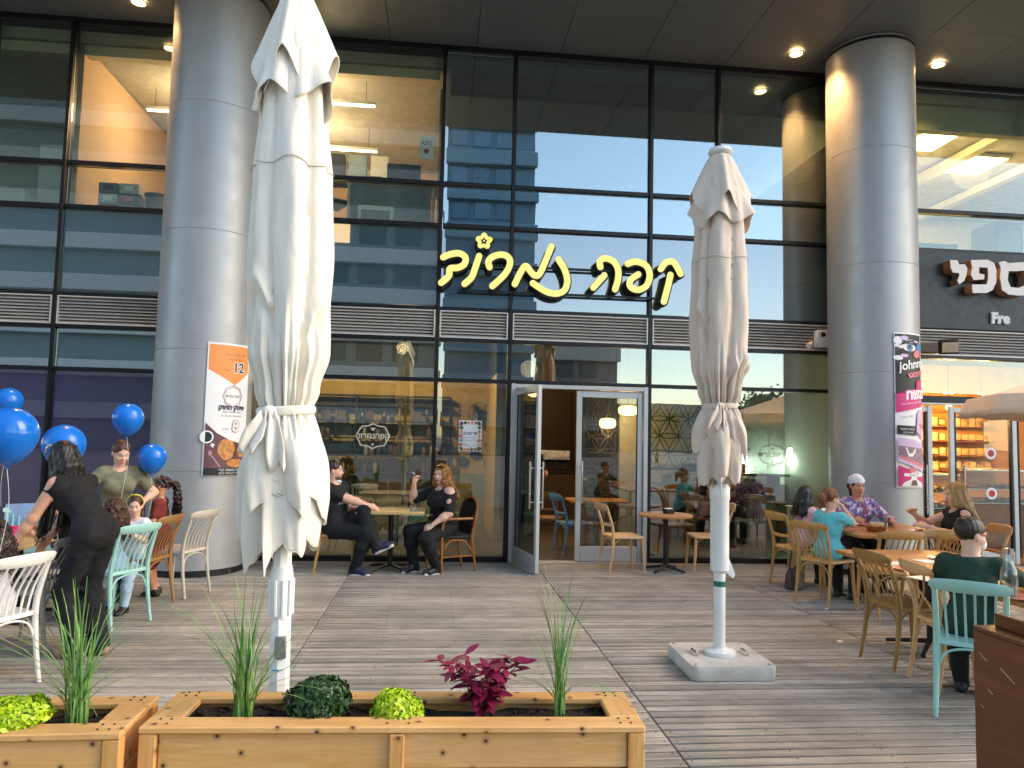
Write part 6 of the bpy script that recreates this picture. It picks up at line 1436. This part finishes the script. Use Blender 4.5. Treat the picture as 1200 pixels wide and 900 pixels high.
        link('shirt', f.mesh(cv, 'shirt', top, wr_(.0058, 36)), None, root)
    if shoes is not None:
        for an, fd, inf in ((anL, fl_, iL), (anR, fr_, iR)):
            f = Field(); foot(f, an, fd, .009*s); f.cut(an-inf[0]*.075*s, (.06*s,)*3, None, .01); sh = link('shoe', f.mesh(vox, 'shoe', shoes), None, root)
            dn, hl_, toe, lat = inf
            if sole is not None:
                fs = Field(); 
                for q in (1, -1): fs.cap(hl_+dn*.026*s+lat*q*.010*s, toe+dn*.022*s+lat*q*.018*s, .024*s, .021*s, .02)
                link('sole', fs.mesh(vox*.8, 'sole', sole), None, sh)
    # face
    if True:
        for q in (1, -1):
            link('eye', MB().ell((0, 0, 0), (.0105*hs, .0135*hs, .0085*hs), 8, 6).mesh('eye', EYW), None, root, hd(.077, q*.031, .006)); o = link('iris', MB().ell((0, 0, 0), (.005*hs, .0065*hs, .0065*hs), 8, 6).mesh('iris', EYE), None, root, hd(.0845, q*.031, .006))
            MB().tube([hd(.083, q*.016, .026), hd(.086, q*.032, .032), hd(.076, q*.050, .026)], [.004*hs, .0042*hs, .002*hs], 5).build('eyebrow', hair_m or H_dk, root)
        f = MB(); f.tube([hd(.087, .022, -.067), hd(.0965, .008, -.063), hd(.0965, -.008, -.063), hd(.087, -.022, -.067)], [.003*hs, .006*hs, .006*hs, .003*hs], 6); f.tube([hd(.087, .020, -.069), hd(.095, 0, -.074), hd(.087, -.020, -.069)], [.003*hs, .0065*hs, .003*hs], 6); f.build('lips', lips or LIP, root)
    if beard is not None:
        f = Field().ell(hd(.028, 0, -.078), (.070*hs, .062*hs, .052*hs), RH, .01); f.cut(hd(.10, 0, -.062), (.03*hs, .026*hs, .014*hs), RH, .006); f.cut(hd(.03, 0, .0), (.2*hs, .2*hs, .052*hs), RH, .01); link('beard', f.mesh(vox*.8, 'beard', beard), None, root)
    # hair
    if hair is not None:
        f = Field(); wav = None; CH = []
        f.ell(hd(-.020, 0, .038), (.104*hs, .086*hs, .098*hs), RH, .01)
        if hair in ('crop', 'crop2'): f.cut(hd(.075, 0, -.055), (.095*hs, .13*hs, .085*hs), RH, .02); f.cut(hd(-.02, 0, -.12 if hair == 'crop' else -.16), (.14*hs, .14*hs, .085*hs), RH, .02); f.cut(hd(.11, 0, .01), (.05*hs, .08*hs, .06*hs), RH, .02); wav = lambda X, Y, Z_: .003*np.sin(150*X)*np.sin(140*Y)
        else:
            fc = (.075, .068, .095)
            back = R2@v3(-.07, 0, -.02)*1.0
            if hair in ('long', 'curly', 'fall'):
                n_ = 9
                for j in range(n_):
                    a = PI*(.24+1.52*j/(n_-1)); x, y = .085*math.cos(a), .082*math.sin(a); p0 = hd(x-.018, y, .03)
                    if hair == 'fall': p1 = hd(x*1.1-.005, y*1.1, -.08)+v3(0, 0, -.05); p2 = p1+v3(.04+.05*math.cos(a), y*.6, -.44)*s
                    else: p1 = hd(x*1.2-.03, y*1.25, -.10); p2 = neck+R2@(v3(-.12+.05*math.cos(a)*.5, y*1.55, (-.10 if hair == 'long' else -.12))*s)
                    rr = .034 if hair == 'curly' else .034 if hair == 'fall' else .026; f.cap(p0, p1, .026*hs, rr*hs, .02); f.cap(p1, p2, rr*hs, (rr+.004)*hs if hair == 'curly' else .020*hs, .02); CH.append((p0, p1, p2, rr*hs))
            if hair in ('pony', 'ponyc'):
                b = hd(-.115, 0, .045); e1 = b+RH@v3(-.07, 0, -.04)*hs; f.cap(hd(-.07, 0, .05), b, .045*hs, .03*hs, .03); f.cap(b, e1, .03*hs, .04*hs, .02)
                L = .40 if hair == 'ponyc' else .20; e2 = e1+v3(-.035, .01, -L*.5)*s; f.cap(e1, e2, .042*hs, .05*hs, .02); f.cap(e2, e2+v3(.01, 0, -L*.5)*s, .05*hs, .02*hs, .02); CH.append((e1, e2, e2+v3(.01, 0, -L*.5)*s, .042*hs))
            if hair == 'bun': f.ell(hd(-.125, .0, -.01), (.05*hs, .055*hs, .06*hs), RH, .02); f.cap(hd(-.12, 0, -.03), hd(-.13, .0, -.13), .035*hs, .018*hs, .02)
            f.cut(hd(.085, 0, -.035), (.080*hs, .064*hs, .105*hs), RH, .015)
            if hair in ('pony', 'ponyc', 'bun'): f.cut(hd(.02, 0, -.10), (.16*hs, .16*hs, .085*hs), RH, .02) if hair != 'bun' else None
            if hair in ('curly', 'ponyc'): wav = lambda X, Y, Z_: .0085*np.sin(85*X+3*np.sin(40*Z_))*np.sin(80*Y+3*np.sin(47*Z_+1))+.005*np.sin(110*Z_+4*np.sin(60*X))
            else: wav = lambda X, Y, Z_: .0022*np.sin(190*X+150*Y+4*np.sin(9*Z_))
        ho = link('hair', f.mesh(vox, 'hair', hair_m or H_dk, wav), None, root)
        if CH:
            st = MB(); r = random.Random(int(H*1000)); cur = hair in ('curly', 'ponyc')
            for (a, b, c, rr) in CH:
                for q in range(26 if len(CH) > 2 else 90):
                    o = unit(v3(r.gauss(0, 1), r.gauss(0, 1), r.gauss(0, .4)))*rr*r.uniform(.85, 1.18); e = v3(r.gauss(0, .012), r.gauss(0, .012), -abs(r.gauss(.02, .03))); p_ = r.uniform(0, 6); pts = []
                    for t in np.linspace(0, 1, 10):
                        x = (a+(b-a)*t*2 if t < .5 else b+(c-b)*(t*2-1)); am = (.010 if cur else .003)*min(1, t*3)
                        pts.append(Vector(x+o*(.8+.2*t)+e*t*t+v3(math.sin(22*t+p_), math.cos(19*t+p_*1.3), 0)*am))
                    st.tube(pts, .0016 if not cur else .0022, 3, False)
            st.build('strands', hair_m or H_dk, ho, smooth=60, kind='stuff')
    if extra: extra(root, dict(hd=hd, RH=RH, hs=hs, s=s, hl=hl, hr=hr, neck=neck, chest=chest, R2=R2, wrL=wrL, wrR=wrR, elL=elL, shL=shL, nd=nd, fat=g))
    return root
def chest_print(root, K, txt, mat, size, y0=.06, rows=2):
    R2, chest, s, g = K['R2'], K['chest'], K['s'], K['fat']
    mb = MB()
    for i in range(rows):
        v, f = text_polys(txt, size*(1-.25*i), .003)
        def m3(x, y): 
            yy = x; zz = y0*s-.075*s*i+y; xx = math.sqrt(max(.0, 1-(yy/(.165*g))**2-(zz/(.19*s))**2))*.121*g+.007
            return Vector(chest+R2@v3(xx, yy, zz))
        mb.add([m3(x, y) for x, y in v], f)
    mb.build('chest_print', mat, root, smooth=0)
# woman in black, bent over the party table
def clip(root, K): MB().tube([K['hd'](.06, .06, .11), K['hd'](.02, .075, .12), K['hd'](-.02, .07, .12)], .010*K['hs'], 6).build('hair_clip', pm('clip_silver', (.6, .55, .5), .3, .5), root)
person('woman in black bending over party table with long dark hair', (-2.50, -4.20), 158, 1.66, fat=.93, pelf=.0, lean=39, hpitch=40, hyaw=-6, lh=(.50, .24, .80), rh=(.54, -.08, .80), le=(-.5, .4, -.8), re=(-.4, -.6, -.5), lf=(.05, .07, .085), rf=(-.03, -.07, .085), top=K_black, top_k='none', bottom=K_blk2, bot_k='wide', hair='fall', hair_m=H_blk, shoes=K_tan, skin_m=SK, extra=clip)
def tee(root, K):

    chest_print(root, K, 'bee', pm('print_yellow', (.75, .66, .10), .6), .06, .02, 1)
person('woman in olive T-shirt reaching out behind the party table', (-3.12, -2.35), -62, 1.58, lean=20, hpitch=24, hyaw=12, rh=(.22, -.52, .88), lh=(.30, .20, .98), le=(-.2, .7, -.6), top=K_olive, bottom=K_jean, hair='crop', hair_m=H_br, shoes=K_shoeb, skin_m=SK3, extra=tee)
person('girl in dark red dress with long curly ponytail beside grey column', (-2.78, -2.10), 184, 1.16, True, lean=3, hpitch=4, lh=(.14, .12, .62), rh=(.2, -.1, .66), top=K_red, bottom=K_red, bot_k='dress', hair='ponyc', hair_m=H_dk, shoes=K_shoeb, skin_m=SK2)
def band(root, K): MB().tube([K['hd'](.012-.03*abs(math.cos(a)), .088*math.cos(a), .035+.105*math.sin(a)) for a in [PI*k/14 for k in range(15)]], .009*K['hs'], 6, True, 1.0).build('headband', pm('band_yellow', (.75, .62, .08), .5), root)
person('girl with yellow headband and white top leaning on brown chair', (-2.80, -2.60), -100, 1.14, True, pel=.49, lean=12, hyaw=22, hpitch=14, lh=(.26, .06, .72), rh=(.26, -.08, .72), top=K_white, bottom=K_pblue, hair='pony', hair_m=H_br, shoes=K_shoeb, skin_m=SK3, extra=band)
person('girl in pale blue dress with long brown curls on mint chair', (-2.78, -3.20), 152, 1.12, True, pel=.50, lean=4, hpitch=8, hyaw=15, lh=(.28, .1, .7), rh=(.28, -.1, .7), top=K_pblue, bottom=K_pblue, bot_k='dress', hair='curly', hair_m=H_br, shoes=K_shoeb, skin_m=SK)
person('girl in white shirt with dark curls on the white chair', (-2.85, -4.79), 156, 1.12, True, pel=.50, lean=8, hpitch=8, hyaw=10, lh=(.30, .16, .80), rh=(.30, -.02, .80), top=K_white, bottom=K_jean, hair='curly', hair_m=H_dk, shoes=K_shoeb, skin_m=SK)
person('black haired girl seen between the arms of the bending woman', (-3.16, -3.12), 190, 1.18, True, pel=.50, lean=6, hpitch=6, lh=(.3, .08, .78), rh=(.3, -.1, .78), top=K_black, bottom=K_jean, hair='long', hair_m=H_blk, shoes=K_shoeb, skin_m=SK)
# the couple by the window
def manx(root, K):
    chest_print(root, K, 'YOUNG', pm('print_pale', (.55, .55, .56), .6), .085, .03, 2); f = Field(); f.ell(K['hd'](.055, 0, -.128), (.045*K['hs'], .05*K['hs'], .028*K['hs']), K['RH'], .01); link('face_mask', f.mesh(.007, 'face_mask', pm('mask_white', (.62, .70, .75), .7)), None, root)
person('man in black with grey stubble, legs crossed, at window table', (-1.19, -.78), -12, 1.76, pel=.53, lean=-4, twist=-14, hyaw=14, hpitch=2, rh=(.42, .03, .80), re=(-.3, -.6, -.6), lh=(.22, .22, .74), rf=(.30, -.13, .085), lf=(.56, -.16, .36), lk=(.3, -.1, 1), fat=1.14, female=False, top=K_black, bottom=K_blk2, hair='crop', hair_m=H_dk, beard=hairmat('stubble', '#6a5348'), shoes=K_shoe, sole=K_sole, skin_m=SK3, extra=manx)
def smk(root, K):
    p, d, n = K['hr']; o = p+v3(0, 0, .02); c = MB().tube([o, o+v3(.05, .03, .03)], .005, 6).build('cigarette', P_white, root); MB().tube([K['wrL'], K['wrL']+unit(K['wrL']-K['elL'])*.014], .030, 12).build('wrist_watch', M_steel, root)
    MB().tube([K['hd'](.05, .075, .095), K['hd'](.075, .03, .108), K['hd'](.075, -.03, .108), K['hd'](.05, -.075, .095)], .011, 6).build('sunglasses', M_black, root)
person('curly blonde woman in black smoking in the rattan armchair', (.13, -.66), 212, 1.68, pel=.53, lean=8, twist=10, hyaw=22, hpitch=2, rh=(.36, -.16, 1.08), re=(-.1, -.5, -.9), lh=(.30, .20, .60), le=(-.5, .6, -.3), lf=(.20, .17, .085), rf=(.36, -.10, .085), fat=1.12, top=K_black, top_k='off', bottom=K_blk2, hair='curly', hair_m=H_dbl, shoes=K_shoeb, sole=K_sole, skin_m=SK3, extra=smk, grip=1.1)
# diners at the right
person('girl in pink top with black hair, next to turquoise girl', (4.36, -1.55), 12, 1.34, True, pel=.52, lean=10, hpitch=8, lh=(.36, .12, .80), rh=(.36, -.1, .80), top=K_pink, bottom=K_blk2, hair='long', hair_m=H_blk, shoes=K_shoeb, skin_m=SK2)
person('girl in turquoise T-shirt with auburn hair tied low, on tan chair', (4.22, -2.40), 30, 1.42, True, pel=.52, lean=8, hpitch=8, hyaw=-20, rh=(.30, .0, .98), lh=(.36, .16, .78), top=K_turq, bottom=K_blk2, hair='bun', hair_m=H_aub, shoes=K_shoeb, sole=K_sole, skin_m=SK3)
def wrap(root, K):
    f = Field(); hd, hs = K['hd'], K['hs']; f.ell(hd(-.018, 0, .058), (.108*hs, .092*hs, .092*hs), K['RH'], .01); f.cut(hd(.07, 0, -.055), (.12*hs, .14*hs, .095*hs), K['RH'], .02); f.ell(hd(-.12, 0, .02), (.04*hs, .05*hs, .04*hs), K['RH'], .02); link('head_wrap', f.mesh(.008, 'head_wrap', K_white, lambda X, Y, Z_: .002*np.sin(120*Z_+60*X)), None, root)
person('lady in white head wrap and purple floral blouse facing camera', (5.10, -1.45), -102, 1.66, pel=.53, lean=8, hyaw=12, hpitch=4, lh=(.42, .26, .82), rh=(.36, -.16, .80), top=K_flor, top_k='long', bottom=K_blk2, hair='bun', hair_m=H_dk, shoes=K_shoeb, skin_m=SK2, extra=wrap, lips=LIPR)
person('blonde woman in black tank top gesturing over rear table', (5.56, -2.70), 168, 1.66, pel=.53, lean=10, hyaw=0, hpitch=6, lh=(.42, .14, .84), rh=(.46, -.10, .96), top=K_black, top_k='none', bottom=K_blk2, hair='long', hair_m=H_bl, shoes=K_shoeb, skin_m=SK3)
def mask(root, K):
    f = Field(); f.ell(K['hd'](.060, 0, -.055), (.055*K['hs'], .058*K['hs'], .062*K['hs']), K['RH'], .01); link('face_mask', f.mesh(.006, 'face_mask', K_white), None, root)
    MB().tube([K['hd'](.05, -.075, -.05), K['hd'](.01, -.085, -.01)], .003, 5).build('mask_strap', K_white, root); MB().tube([K['hd'](.095, -.045, .012), K['hd'](.0, -.088, .02)], .004, 5).build('glasses', pm('glasses_red', (.3, .03, .03), .4), root)
person('boy in bottle green T-shirt with white mask on mint chair', (3.50, -5.46), 50, 1.46, True, pel=.52, lean=16, hyaw=-52, hpitch=10, rh=(.42, -.26, .78), re=(-.2, -.8, -.4), lh=(.40, .10, .78), top=K_green, bottom=K_blk2, female=False, hair='crop2', hair_m=H_dk, shoes=K_shoeb, skin_m=SK3, extra=mask, fat=1.02)
person('waiter in black standing inside the dark doorway, back turned', (1.52, 1.9), 82, 1.70, lean=4, hpitch=8, lh=(.28, .16, 1.05), rh=(.28, -.14, 1.05), top=K_black, bottom=K_blk2, hair='pony', hair_m=H_blk, shoes=K_shoeb, skin_m=SK2)
